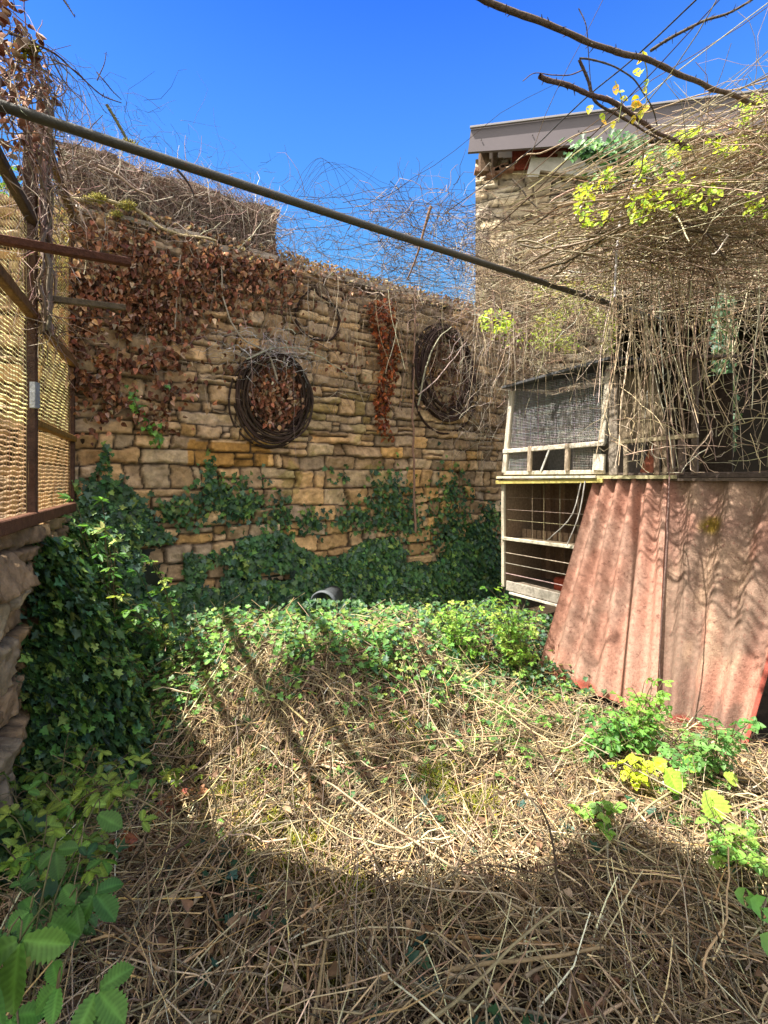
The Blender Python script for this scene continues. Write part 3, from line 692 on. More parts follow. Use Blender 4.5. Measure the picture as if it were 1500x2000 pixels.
tag(tubes('vine_stem', [resample(pts, 40, .004)], taper(1, 40, [.008], .4), [(.25, .19, .14)], M_twig, 6), 'pale curved vine stem bowing round the left of the bent hoop', 'vine')

# bucket half buried in ivy
bk = thing('bucket', 'grey round bucket lying on its side half buried in shaded ivy below the wall', 'bucket', P(632, 1150, 4.15))
c0 = P(632, 1180, 4.05); ax = Vector((-.3, -1, -.12)).normalized(); X = ax.cross(Vector((0, 0, 1))).normalized(); Y = X.cross(ax)
prof = [(0, .105), (.012, .112), (.02, .105), (.02, .098), (-.22, .075), (-.225, .08), (-.02, .1), (-.015, .11), (0, .105)]
V = []; F = []; K = 32
for i in range(K):
    a = 2*math.pi*i/K
    for z, r in prof: V.append(Vector(c0)+ax*z+X*(math.cos(a)*r)+Y*(math.sin(a)*r))
m_ = len(prof)
for i in range(K):
    for j in range(m_-1): F.append((i*m_+j, ((i+1) % K)*m_+j, ((i+1) % K)*m_+j+1, i*m_+j+1))
mm_ = MB(); mm_.add(V, F, (.10, .11, .12)); mm_.build('shell', M_rubber, bk, True)

#==VEG==
exec_veg = True
# ------------------------------------------------------------------ vegetation: ground litter
def inyard(x, y):
    dl = (x-FA[0])*FN[0]+(y-FA[1])*FN[1]; dw = (x-WA[0])*WN[0]+(y-WA[1])*WN[1]; dh = (x-HA[0])*HN[0]+(y-HA[1])*HN[1]
    return dl, dw, dh
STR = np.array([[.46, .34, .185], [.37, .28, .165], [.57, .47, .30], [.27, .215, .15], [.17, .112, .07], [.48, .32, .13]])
def straw_field(n, x0, x1, y0, y1, len_, rad, lift, K=4, wander=.12, pref=None, tilt=.12, keep=None):
    x = rng.uniform(x0, x1, n); y = rng.uniform(y0, y1, n)
    dl, dw, dh = inyard(x, y); k = (dl > .15) & (dw > .1) & (dh > -.1)
    if keep is not None: k &= keep(x, y)
    x = x[k]; y = y[k]; n = len(x)
    a = rng.uniform(0, 2*math.pi, n)
    if pref is not None:
        m = rng.random(n) < pref[2]; a[m] = rng.normal(pref[0], pref[1], m.sum())
    L = rng.uniform(*len_, n)*np.exp(.2*rng.normal(size=n))
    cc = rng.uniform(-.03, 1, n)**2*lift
    d = np.stack([np.cos(a), np.sin(a), rng.normal(0, tilt, n)], 1)
    pth = walks(n, np.stack([x, y, 0*x], 1)-d*L[:, None]/2, d, L, K, wander)
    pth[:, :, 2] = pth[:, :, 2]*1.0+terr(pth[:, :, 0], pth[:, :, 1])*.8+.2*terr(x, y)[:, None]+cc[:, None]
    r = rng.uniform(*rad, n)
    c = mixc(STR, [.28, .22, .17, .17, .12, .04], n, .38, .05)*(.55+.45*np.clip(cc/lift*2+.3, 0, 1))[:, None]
    return pth, taper(n, K, r, .6), c
b = Bag()
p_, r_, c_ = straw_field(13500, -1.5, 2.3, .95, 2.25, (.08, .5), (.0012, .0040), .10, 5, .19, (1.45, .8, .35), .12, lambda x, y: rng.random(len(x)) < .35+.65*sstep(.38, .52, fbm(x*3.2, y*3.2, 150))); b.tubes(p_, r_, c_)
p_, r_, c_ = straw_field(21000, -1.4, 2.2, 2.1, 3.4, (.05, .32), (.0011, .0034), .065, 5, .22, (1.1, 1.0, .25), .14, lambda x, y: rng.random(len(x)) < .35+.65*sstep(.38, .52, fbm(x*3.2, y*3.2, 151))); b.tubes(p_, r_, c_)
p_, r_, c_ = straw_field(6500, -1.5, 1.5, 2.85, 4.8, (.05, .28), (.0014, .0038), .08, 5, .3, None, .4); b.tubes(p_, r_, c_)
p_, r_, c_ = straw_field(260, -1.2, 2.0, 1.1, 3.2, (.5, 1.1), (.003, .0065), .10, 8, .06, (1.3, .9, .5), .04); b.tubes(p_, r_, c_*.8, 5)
# radiating stalks at the foot of the mound
for cx, cy, n in ((-.35, 2.78, 260), (-.8, 2.85, 220), (.15, 2.85, 200), (-1.1, 3.0, 120), (.45, 3.2, 120)):
    a = rng.uniform(0, 2*math.pi, n); d = np.stack([np.cos(a), np.sin(a), rng.uniform(-.2, .9, n)], 1)
    st = np.stack([cx+.12*rng.normal(size=n), cy+.10*rng.normal(size=n), 0*a], 1); st[:, 2] = terr(st[:, 0], st[:, 1])+.03
    p_ = walks(n, st, d, rng.uniform(.12, .42, n), 6, .16, None, .12); p_[:, :, 2] = np.maximum(p_[:, :, 2], terr(p_[:, :, 0], p_[:, :, 1]))
    b.tubes(p_, taper(n, 6, rng.uniform(.0015, .004, n), .4), mixc(STR, [.3, .25, .2, .15, .05, .05], n))
# prominent vertical-in-image canes
for pts, r in (([PH(606, 1400, .15), PH(604, 1500, .1), PH(603, 1640, .07), PH(596, 1800, .06), PH(600, 1930, .05)], .0065), ([PH(350, 1660, .1), PH(420, 1780, .08), PH(440, 1880, .08), PH(480, 1960, .08), PH(540, 2040, .08)], .006),
               ([PH(560, 1480, .12), PH(700, 1500, .1), PH(780, 1498, .1)], .006), ([PH(190, 1700, .12), PH(300, 1725, .1), PH(420, 1745, .08), PH(520, 1770, .07)], .004),
               ([PH(480, 1410, .2), PH(600, 1480, .12), PH(640, 1640, .08)], .004), ([PH(880, 1890, .09), PH(1050, 1870, .1), PH(1180, 1850, .1)], .007), ([PH(1180, 1760, .08), PH(1300, 1720, .1), PH(1450, 1775, .1)], .006)):
    b.tubes([resample(pts, 24, .006, 3)], taper(1, 24, [r], .7), jit((.34, .21, .12), 1, .1), 6)
n = 1500; x = rng.uniform(-1.3, 2.1, n); y = rng.uniform(1.05, 3.3, n); pos = np.stack([x, y, terr(x, y)+rng.uniform(.02, .10, n)], 1)
b.leaves(CURLED, pos, np.array([0, -.3, 1.])+.6*rng.normal(size=(n, 3)), rng.uniform(.015, .05, n), mixc([[.20, .12, .07], [.30, .20, .12], [.13, .08, .05], [.40, .30, .19]], [.3, .3, .2, .2], n))
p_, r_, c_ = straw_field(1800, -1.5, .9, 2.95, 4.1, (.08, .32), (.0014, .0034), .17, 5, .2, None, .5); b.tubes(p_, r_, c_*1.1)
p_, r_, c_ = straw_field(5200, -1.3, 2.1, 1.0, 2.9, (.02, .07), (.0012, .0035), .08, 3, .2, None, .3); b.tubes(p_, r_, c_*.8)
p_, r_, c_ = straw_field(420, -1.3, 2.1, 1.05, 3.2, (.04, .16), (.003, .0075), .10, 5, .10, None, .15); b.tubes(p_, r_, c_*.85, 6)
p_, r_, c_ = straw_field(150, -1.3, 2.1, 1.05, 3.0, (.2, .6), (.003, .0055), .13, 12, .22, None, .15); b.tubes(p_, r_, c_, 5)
straw = b.build('dry_stalks', M_straw)
tag(straw, 'thick litter of dry straw-coloured stalks and canes covering the yard', 'dead stalks', kind='stuff')

# ------------------------------------------------------------------ moss clumps on the ground (tiny blades)
n = 14000; x = rng.uniform(-1.1, 1.1, n); y = rng.uniform(1.2, 3.2, n)
k = fbm(x*2.2, y*2.2, 5) > .50; x = x[k]; y = y[k]; n = len(x)
d = np.stack([rng.normal(0, .5, n), rng.normal(0, .5, n), np.ones(n)], 1); L = rng.uniform(.012, .03, n)
X = []; Y = []
for px, py, w_, nn in ((520, 1620, 60, 2200), (600, 1690, 45, 1800), (450, 1570, 45, 1300), (860, 1540, 50, 1500), (780, 1480, 45, 1000), (930, 1600, 50, 1300), (660, 1760, 50, 900), (500, 1500, 40, 700)):
    b0 = base_at(px, py); sx = w_/1000*b0[1]; X.append(b0[0]+sx*rng.normal(size=nn)*.6); Y.append(b0[1]+sx*1.2*rng.normal(size=nn)*.6)
X = np.concatenate(X); Y = np.concatenate(Y); k = fbm(X*14, Y*14, 160) > .44; X = X[k]; Y = Y[k]
zz = np.concatenate([terr(x, y)-.012, terr(X, Y)+rng.uniform(.02, .085, len(X))]); x = np.concatenate([x, X]); y = np.concatenate([y, Y]); n = len(x)
d = np.stack([rng.normal(0, .6, n), rng.normal(0, .6, n), np.ones(n)], 1); L = rng.uniform(.012, .03, n)
o = tubes('moss', walks(n, np.stack([x, y, zz], 1), d, L, 3, .2), taper(n, 3, rng.uniform(.0018, .0036, n), .2), mixc([[.34, .32, .04], [.22, .24, .04], [.16, .19, .04]], [.4, .3, .3], n), M_moss)
tag(o, 'olive and yellow moss showing between the dry stalks', 'moss', kind='stuff')

# ------------------------------------------------------------------ ivy masses
IVC = [[.046, .11, .045], [.075, .16, .05], [.032, .075, .045], [.17, .26, .06], [.085, .15, .10]]
def ivy_depth(u, h):
    "thickness of ivy in front of back wall at wall coords"
    top = ivy_top(u)
    t = np.clip((top-h)/1.0, 0, 1)
    return np.where(h < top, .06+.40*t**1.1, 0)
def ivy_top(u): return 1.10+.16*np.exp(-((u-.9)/.5)**2)+.26*np.exp(-((u-.2)/.4)**2)+.30*(fbm(u*1.7, u*0+3, 31)-.45)*2+.14*np.sin(u*5.3)-.06*u
# dark woody inner mass
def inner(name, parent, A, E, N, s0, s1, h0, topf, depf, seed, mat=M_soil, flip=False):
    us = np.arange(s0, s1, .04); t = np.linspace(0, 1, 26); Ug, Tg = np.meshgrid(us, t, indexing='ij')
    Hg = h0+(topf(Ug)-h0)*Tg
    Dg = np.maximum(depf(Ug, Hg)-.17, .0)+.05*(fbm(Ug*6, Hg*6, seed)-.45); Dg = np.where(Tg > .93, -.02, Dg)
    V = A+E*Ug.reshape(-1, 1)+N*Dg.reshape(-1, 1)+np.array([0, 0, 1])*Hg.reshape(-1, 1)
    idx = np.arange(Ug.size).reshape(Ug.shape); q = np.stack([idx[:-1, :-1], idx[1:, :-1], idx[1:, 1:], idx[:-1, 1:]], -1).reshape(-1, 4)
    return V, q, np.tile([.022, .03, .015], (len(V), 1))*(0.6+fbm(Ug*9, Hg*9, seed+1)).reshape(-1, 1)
def ivy_leaves(bag, pos, nrm, size, cols, tmpl=IVY):
    n = len(pos); nr = nrm+.45*rng.normal(size=(n, 3))
    tip = np.tile([0, 0, -1.], (n, 1))+.6*rng.normal(size=(n, 3))
    bag.leaves(tmpl, pos, nr, size, cols, tipdir=tip)
bag = Bag()
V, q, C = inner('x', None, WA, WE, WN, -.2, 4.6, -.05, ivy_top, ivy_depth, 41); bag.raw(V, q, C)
n = 52000; u = rng.uniform(-.2, 4.4, n); tt = rng.random(n)**.9; top = ivy_top(u); h = tt*top
keep = (h < top) & ~((np.abs(u-.62) < .17) & (np.abs(h-.98) < .16)) & ~((fbm(u*4, h*4, 44) < .30) & (h > .75)); u = u[keep]; h = h[keep]
d = np.maximum(ivy_depth(u, h)+.07*(fbm(u*7, h*7, 43)-.45)+rng.uniform(-.07, .05, len(u)), .04)
pos = WPa(u, h, d); pos[:, 2] = np.maximum(pos[:, 2], terr(pos[:, 0], pos[:, 1]))
nrm = WN+np.array([0, 0, .55])
dark_ = fbm(u*2.3, h*2.3, 47)
cols = mixc(IVC, [.30, .28, .16, .12, .14], len(u), .28, .08)*(.75+.6*dark_)[:, None]
ivy_leaves(bag, pos, nrm, rng.uniform(.4, 1, len(u))**1.2*.068, cols)
# sprays climbing above the mass
def spray(bag, px, py, w_, h_, n, size=(.03, .055), cols=None, surf='w', d=(.03, .10)):
    x = px+w_*rng.normal(size=n)*.5; y = py+h_*rng.normal(size=n)*.5
    pos = np.array([WP(*wuv(a, b_, dd), dd) for a, b_, dd in zip(x, y, rng.uniform(*d, n))])
    ivy_leaves(bag, pos, WN+np.array([0, 0, .3]), rng.uniform(*size, n), mixc(IVC, [.3, .28, .15, .17, .1], n) if cols is None else cols)
for a in ((200, 960, 60, 30, 200), (440, 970, 70, 50, 380), (410, 920, 14, 45, 50), (480, 985, 40, 30, 150), (545, 1010, 40, 50, 180), (665, 930, 20, 22, 35), (700, 1010, 50, 30, 200), (760, 960, 45, 50, 300), (790, 1020, 50, 45, 300),
          (880, 985, 42, 75, 420), (900, 1050, 60, 40, 300), (960, 1010, 35, 35, 200), (205, 890, 8, 40, 22), (610, 1020, 30, 30, 80), (350, 1000, 60, 30, 160), (930, 1040, 40, 30, 160)):
    spray(bag, *a)
n = 420; x = 632+42*rng.normal(size=n); y = rng.uniform(1172, 1215, n); z = rng.uniform(3.80, 3.98, n)
ivy_leaves(bag, np.stack([(x-750)/1000*z, z, EYE+(935-y)/1000*z], 1), np.array([0, -.5, 1.]), rng.uniform(.025, .05, n), mixc(IVC, [.3, .3, .2, .1, .1], n))
ivy = bag.build('ivy', M_ivy)
tag(ivy, 'dark glossy ivy massed along the foot of the back stone wall', 'ivy', kind='stuff')
# left wall ivy
def l_top(s): return 1.20+.12*np.sin(s*7)-.85*sstep(1.12, 1.42, s)
def l_dep(s, h):
    t = np.clip((l_top(s)-h)/.9, 0, 1); return .08+.32*t**.9*(1-.45*sstep(.6, .2, s)*0)
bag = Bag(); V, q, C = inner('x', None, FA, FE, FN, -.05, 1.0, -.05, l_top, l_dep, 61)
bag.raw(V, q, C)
n = 42000; s = rng.uniform(-.05, 1.95, n); t = rng.random(n)**.85; h = t*l_top(s)
d = l_dep(s, h)+.22*(fbm(s*5, h*5, 63)-.45)+rng.uniform(-.16, .07, len(s))
pos = FA+FE*s[:, None]+FN*d[:, None]+np.array([0, 0, 1])*h[:, None]; pos[:, 2] = np.maximum(pos[:, 2], terr(pos[:, 0], pos[:, 1])+.01)
ivy_leaves(bag, pos, FN+np.array([0, 0, .9]), rng.uniform(.025, .06, len(s)), mixc(IVC+[[.12, .24, .05], [.22, .32, .07]], [.24, .28, .12, .12, .12, .08, .04], len(s), .3, .08))
o = bag.build('ivy', M_ivy); tag(o, 'deep green ivy bank climbing the low stone wall on the left', 'ivy', kind='stuff')

# ------------------------------------------------------------------ ground cover leaves (mound + scatter)
def cover(n, dens, size, cols, wts, lift, tmpl, nz=1.0):
    x = rng.uniform(-1.7, 2.2, n); y = rng.uniform(1.05, 5.3, n); dl, dw, dh = inyard(x, y)
    k = (dl > .2) & (dw > .15) & (dh > .0) & (rng.random(n) < dens(x, y)); x = x[k]; y = y[k]; n = len(x)
    z = terr(x, y)+rng.uniform(0, 1, n)**1.2*lift+.02+.05*(terr(x, y) > .12)
    nr = np.stack([.45*rng.normal(size=n), .45*rng.normal(size=n)-.25, np.full(n, nz)], 1)
    return tmpl, np.stack([x, y, z], 1), nr, rng.uniform(*size, n), mixc(cols, wts, n, .22, .07)
bag = Bag()
GRC = [[.11, .24, .05], [.16, .30, .06], [.06, .15, .05], [.24, .32, .07], [.05, .11, .06]]
def dm(x, y):
    cl = sstep(.40, .56, fbm(x*3, y*3, 81))
    m = sstep(-1.6, -1.3, x)*(1-sstep(.5, .9, x))*sstep(2.72, 3.0, y+.25*(fbm(x*2.5, y*0, 85)-.45))
    return np.clip(m*(.10+.90*sstep(.44, .53, fbm(x*4.5, y*4.5, 81)))*(.55+.45*cl), 0, 1)
LIFT0 = .05; t_ = cover(60000, lambda x, y: dm(x, y)*(1-sstep(4.0, 4.5, y)), (.014, .050), GRC, [.3, .25, .22, .13, .1], .14, IVY); bag.leaves(*t_)
t_ = cover(30000, lambda x, y: .9*sstep(3.6, 3.9, y), (.02, .045), IVC, [.3, .3, .2, .1, .1], .12, IVY); bag.leaves(*t_)
t_ = cover(26000, lambda x, y: .9*sstep(-1.0, -1.35, x+.12*(y-2.5))*sstep(1.2, 1.6, y), (.03, .06), IVC, [.3, .3, .1, .2, .1], .12, IVY); bag.leaves(*t_)
t_ = cover(30000, lambda x, y: sstep(.46, .62, fbm(x*4.5, y*4.5, 83))*.55*sstep(2.0, 2.4, y), (.02, .045), GRC, [.3, .3, .2, .15, .05], .06, IVY); bag.leaves(*t_)
t_ = cover(9000, lambda x, y: sstep(.56, .68, fbm(x*4.5, y*4.5, 84))*.7*(y < 2.4), (.03, .055), [[.035, .10, .055], [.03, .08, .06], [.05, .12, .04]], [.4, .3, .3], .08, IVY); bag.leaves(*t_)
o = bag.build('ground_cover', M_ivy); tag(o, 'small ivy and creeping leaves spread over the mound and between the dry stalks', 'ground cover', kind='stuff')
#==VEG2==
# ------------------------------------------------------------------ dead leaves on the wall
DL = [[.24, .10, .06], [.33, .16, .095], [.16, .07, .045], [.42, .26, .17], [.40, .29, .22], [.11, .055, .045]]
def wall_leaves(bag, n, box, prob, size=(.022, .052), cols=DL, wts=(.3, .25, .15, .12, .08, .1), d=(.045, .13), tmpl=CURLED):
    x = rng.uniform(box[0], box[2], n); y = rng.uniform(box[1], box[3], n)
    k = rng.random(n) < prob(x, y); x = x[k]; y = y[k]; n = len(x)
    dd = rng.uniform(*d, n)
    pos = np.array([WP(*wuv(a, b_, c_), c_) for a, b_, c_ in zip(x, y, dd)]).reshape(-1, 3)
    nr = WN+np.array([0, 0, .25])+.55*rng.normal(size=(n, 3)); tip = np.array([0, 0, -1.])+.55*rng.normal(size=(n, 3))
    bag.leaves(tmpl, pos, nr, rng.uniform(*size, n), mixc(cols, wts, n, .38, .07), tipdir=tip)
bag = Bag()
def pA(x, y):
    e = 1-sstep(300, 430, x+.10*(y-500)+90*(fbm(x/60, y/60, 90)-.5))*.93
    lo = 1-sstep(700, 860, y+120*(fbm(x/50, y/50, 91)-.5))
    hi = sstep(395+.27*(x-120), 440+.27*(x-120), y)
    return e*lo*hi*(.12+.88*sstep(.36, .54, fbm(x/34, y/34, 93)))
wall_leaves(bag, 10500, (118, 395, 470, 870), pA)
wall_leaves(bag, 2200, (360, 470, 590, 640), lambda x, y: sstep(455+.25*(x-360), 480+.25*(x-360), y)*(1-sstep(520, 640, y+.15*(x-400)))*.8)
wall_leaves(bag, 1500, (716, 585, 800, 860), lambda x, y: (np.abs(x-754+8*np.sin(y/30)) < 26-.055*(y-590))*1.0, (.025, .045), [[.34, .10, .04], [.26, .08, .04], [.40, .16, .06], [.16, .06, .04]], (.35, .3, .15, .2))
wall_leaves(bag, 1100, (480, 700, 600, 850), lambda x, y: (np.hypot((x-540)/54, (y-768)/68) < 1)*(.5+.5*(y > 700)), (.03, .05))
wall_leaves(bag, 500, (830, 640, 910, 800), lambda x, y: (np.hypot((x-872)/38, (y-725)/75) < 1)*.9, (.025, .045), [[.12, .06, .045], [.18, .09, .06]], (.6, .4))
wall_leaves(bag, 900, (430, 560, 730, 760), lambda x, y: .22+0*x, (.025, .045))
wall_leaves(bag, 1500, (780, 620, 990, 800), lambda x, y: .12+0*x, (.02, .04), [[.24, .15, .10], [.33, .24, .16], [.18, .12, .09]], (.4, .3, .3))
# litter along the coping
n = 5200; u = rng.uniform(0, 4.9, n); dd = rng.uniform(-.35, .10, n)**1
pos = WPa(u, WTOP+.06+rng.uniform(0, .05, n)-.10*(dd > .06), dd)
bag.leaves(CURLED, pos, np.array([0, 0, 1.])+.7*rng.normal(size=(n, 3)), rng.uniform(.02, .042, n), mixc([[.34, .22, .16], [.42, .32, .24], [.22, .12, .09], [.28, .24, .20]], [.3, .25, .2, .25], n), tipdir=rng.normal(size=(n, 3)))
o = bag.build('dead_leaves', M_dead); tag(o, 'red-brown dead leaves clinging to the stone wall, thickest at its left', 'dead leaves', kind='stuff')

# ------------------------------------------------------------------ bare creeper twigs on walls
TW = [[.28, .21, .16], [.38, .31, .25], [.17, .11, .085], [.46, .39, .31], [.23, .145, .12]]
bag = Bag()
def wall_twigs(n, u0, u1, h0, h1, L, r, d=(-.02, .08), K=6, wander=.45, base=None, dens=None, tw=(.3, .25, .2, .1, .15)):
    u = rng.uniform(u0, u1, n); h = rng.uniform(h0, h1, n)
    if dens is not None: k = rng.random(n) < dens(u, h); u = u[k]; h = h[k]; n = len(u)
    a = rng.uniform(0, 6.28, n)
    dr = WE*np.cos(a)[:, None]+np.array([0, 0, 1])*np.sin(a)[:, None]+.15*rng.normal(size=(n, 3))
    p = walks(n, WPa(u, h, rng.uniform(*d, n)), dr, rng.uniform(*L, n), K, wander, WN)
    bag.tubes(p, taper(n, K, rng.uniform(*r, n), .5), mixc(TW, tw, n, .25, .05))
wall_twigs(3400, .0, UR-.07, WTOP-.12, 3.94, (.08, .30), (.0012, .0030), (-.11, -.02))
wall_twigs(420, .0, UR-.08, WTOP-.10, 3.9, (.2, .5), (.002, .0045), (-.08, .05), 8, .3)
wall_twigs(110, .0, UR, 3.9, 4.10, (.08, .28), (.0012, .0025), (-.35, .05))
wall_twigs(1500, .0, 4.8, WTOP-.30, WTOP+.04, (.10, .4), (.0012, .003), (-.2, .12))
wall_twigs(1900, .1, 4.7, 2.0, 3.3, (.10, .5), (.0010, .0024), (.03, .10), 7, .4, dens=lambda u, h: sstep(1.9, 2.8, h)*(.4+.6*sstep(.4, .6, fbm(u*2, h*2, 95))))
wall_twigs(700, 3.4, 5.0, 1.9, 3.4, (.15, .6), (.0015, .0034), (.03, .3), 7, .35, tw=(.2, .35, .1, .3, .05))
# hanging strands
n = 80; u = rng.uniform(.2, 4.9, n); L = rng.uniform(.25, 1.5, n)
p = walks(n, WPa(u, WTOP+rng.uniform(-.5, .02, n), rng.uniform(.06, .18, n)), np.tile([0, 0, -1.], (n, 1))+.08*rng.normal(size=(n, 3)), L, 9, .10)
bag.tubes(p, taper(n, 9, rng.uniform(.0012, .0028, n), .5), mixc([[.36, .30, .22], [.26, .21, .16]], [.6, .4], n))
o = bag.build('creeper_twigs', M_twig); tag(o, 'grey-brown mat of bare creeper twigs over the brick wall and the stone wall top', 'bare creeper', kind='stuff')
# main creeper stems on the wall
def stem(pxs, d, r, col, label, cat='vine', name='vine_stem', wob=.01, K=50, seed=1, end=.5, group=None):
    pts = [WP(*wuv(x, y, d), d) for x, y in pxs]
    o = tubes(name, [resample(pts, K, wob, seed)], taper(1, K, [r], end), jit(col, 1, .05), M_bark, 7); return tag(o, label, cat, group)
stem([(810, 1040), (808, 930), (806, 820), (808, 700), (812, 560)], .10, .013, (.24, .17, .12), 'straight thin grey trunk running up the stone wall between ivy and coping')
stem([(815, 790), (832, 720), (850, 670), (880, 640)], .16, .010, (.42, .35, .28), 'pale forked vine stem curving over the left rim of the rusty oval coil')
stem([(815, 770), (850, 745), (885, 700), (910, 670)], .20, .007, (.40, .34, .27), 'thin pale stem crossing the front of the rusty oval coil')
stem([(115, 385), (175, 392), (200, 392), (255, 408), (330, 452), (420, 470)], .10, .016, (.30, .25, .17), 'lichen-yellow branch lying on the ledge between brick wall and stone wall')
stem([(190, 322), (230, 345), (262, 370), (300, 385)], .09, .012, (.30, .24, .17), 'gnarled pale stem in the middle of the brick wall creeper')
stem([(345, 330), (370, 365), (378, 385)], .09, .010, (.05, .035, .03), 'short black dead stem near the top of the brick wall')
stem([(540, 740), (520, 690), (470, 660), (440, 600), (430, 520)], .12, .010, (.34, .30, .27), 'grey woody stem rising left from the leaf-filled coil')
stem([(480, 700), (545, 680), (610, 690), (680, 735)], .13, .007, (.38, .33, .28), 'grey stem arching over the top of the leaf-filled coil')
stem([(340, 640), (345, 560), (352, 500)], .10, .006, (.36, .30, .24), 'thin upright pale stem among the red dead leaves')
# grey twig burst above the coil
bag = Bag(); n = 320
u0, hh0 = wuv(530, 690, .12); a = rng.uniform(0, 6.28, n)
p = walks(n, WPa(u0+.22*rng.normal(size=n), hh0+.09*rng.normal(size=n), rng.uniform(.07, .2, n)), WE*np.cos(a)[:, None]+np.array([0, 0, 1])*np.sin(a)[:, None]+.3*rng.normal(size=(n, 3)), rng.uniform(.05, .25, n), 5, .5)
bag.tubes(p, taper(n, 5, rng.uniform(.0012, .003, n), .5), mixc([[.42, .40, .40], [.30, .26, .24]], [.5, .5], n))
o = bag.build('twig_cluster', M_twig); tag(o, 'burst of silvery dead twigs on top of the leaf-filled coil', 'twigs', kind='stuff')

# moss tufts
def moss_tuft(px, py, d, rad, n, label, surf=None, cols=((.46, .40, .10), (.34, .30, .08), (.24, .22, .08))):
    c = surf if surf is not None else WP(*wuv(px, py, d), d)
    dr = rng.normal(size=(n, 3)); dr /= np.linalg.norm(dr, axis=1, keepdims=True)
    st = c+dr*rad*np.array([1.8, 1, .75])*rng.uniform(.2, 1, (n, 1))
    o = tubes('moss_tuft', walks(n, st, dr+np.array([0, 0, .5]), rng.uniform(.012, .03, n), 3, .3), taper(n, 3, rng.uniform(.003, .006, n), .3), mixc(cols, [1]*len(cols), n), M_moss)
    tag(o, label, 'moss')
moss_tuft(190, 388, .12, .035, 240, 'yellow moss tuft at the left end of the ledge under the brick wall')
moss_tuft(248, 402, .12, .035, 220, 'second yellow moss tuft on the ledge, just right of the first')
moss_tuft(228, 418, .10, .02, 120, 'small yellow moss tuft hanging under the ledge')
moss_tuft(168, 391, .10, .018, 110, 'tiny pale moss tuft on the ledge nearest the mesh screen')
moss_tuft(0, 0, 0, .03, 300, 'yellow-green moss clump on the branch above the mesh screen', surf=P(50, 97, 2.1), cols=((.40, .40, .05), (.26, .24, .06), (.16, .13, .06)))
moss_tuft(0, 0, 0, .016, 110, 'yellow lichen knot on the twig just above the steel pole', surf=P(252, 284, 2.35))

# ------------------------------------------------------------------ overhead creeper layer
bag = Bag()
def over(n, fx, hr, L, r, K, wander, ang, cols, wts, sag=0., amt=.25):
    pts = fx(n); n = len(pts)
    h = rng.uniform(*hr, n)
    a = ang(n)
    d = np.stack([np.cos(a), np.sin(a), .12*rng.normal(size=n)], 1)
    p = walks(n, np.stack([pts[:, 0], pts[:, 1], h], 1), d, rng.uniform(*L, n), K, wander, None, sag)
    bag.tubes(p, taper(n, K, rng.uniform(*r, n), .5), mixc(cols, wts, n, amt, .05)); return p
def reg(x0, x1, y0, y1, cond):
    def f(n):
        # sample in photo pixels over the horizontal layer at about 3.3 m
        px = rng.uniform(x0, x1, n); py = rng.uniform(y0, y1, n); k = cond(px, py) & (rng.random(n) < .35+.65*sstep(.35, .55, fbm(px/50, py/50, 96)))
        Y = 1700/(935-py[k]); return np.stack([(px[k]-750)/1000*Y, Y], 1)
    return f
ua = lambda n: rng.uniform(0, 6.28, n)
DKT = [[.07, .05, .04], [.12, .09, .07], [.2, .15, .12]]
fine = (.0005, .0011)
over(750, reg(30, 560, 70, 420, lambda x, y: (y > 78+.55*(x-60)) & (y < 215+.33*x)), (3.2, 3.36), (.06, .3), fine, 5, .5, ua, DKT, [.4, .4, .2])
over(900, reg(545, 940, 400, 600, lambda x, y: (y < 515+.27*(x-545)) & (y > 395+.25*np.maximum(0, 700-x)*0)), (3.2, 3.42), (.08, .4), (.0010, .0022), 6, .5, ua, DKT, [.3, .4, .3])
over(800, reg(740, 960, 395, 600, lambda x, y: x > 740), (3.15, 3.45), (.08, .5), (.0012, .0028), 6, .45, ua, [[.10, .08, .065], [.2, .15, .12], [.32, .26, .2]], [.4, .4, .2])
over(110, reg(545, 930, 400, 590, lambda x, y: x > 0), (3.2, 3.4), (.7, 1.8), (.0013, .003), 12, .10, lambda n: rng.normal(.15, .25, n), DKT, [.4, .4, .2])
# hanging wires above the gap
for i in range(7):
    a = P(560+i*6, 392-rng.uniform(0, 5), 3.1); t = P(620+i*3, 308+i*4, 2.9); e = P(650+i*28, 400+rng.uniform(-10, 15), 3.3)
    bag.tubes([resample([a, t, e], 14, .012, i)], np.full((1, 14), .0009), jit((.10, .09, .09), 1))
RT = [[.40, .32, .21], [.26, .19, .13], [.56, .47, .34], [.13, .085, .06], [.33, .21, .13]]
rightc = lambda x, y: (x > 935+.0*y) & (y > 560-.62*(x-900)) & (y > 165)
over(8000, reg(935, 1600, 200, 575, lambda x, y: rightc(x, y) & (y > 330) & (rng.random(len(x)) < 1-.85*sstep(470, 540, y)*(x > 1180)) & (rng.random(len(x)) < .35+.65*sstep(1050, 1250, x))), (2.9, 3.4), (.10, .6), (.0012, .0032), 6, .35, ua, RT, [.3, .2, .25, .12, .13], 0., .4)
over(1500, reg(1150, 1600, 170, 380, rightc), (3.0, 3.4), (.15, .7), (.0012, .003), 6, .3, ua, RT, [.3, .25, .15, .15, .15])
over(46, lambda n: np.stack([rng.uniform(.75, 1.9, n), rng.uniform(2.8, 3.5, n)], 1), (2.95, 3.2), (.4, .9), (.006, .011), 10, .16, lambda n: rng.normal(-.5, .6, n), [[.36, .28, .20], [.16, .12, .09], [.5, .42, .32]], [.4, .3, .3])
over(110, reg(1000, 1560, 230, 560, rightc), (3.0, 3.4), (.5, 1.5), (.004, .0085), 10, .16, lambda n: rng.normal(-.5, .5, n), [[.36, .28, .20], [.16, .12, .09], [.5, .42, .32]], [.4, .3, .3])
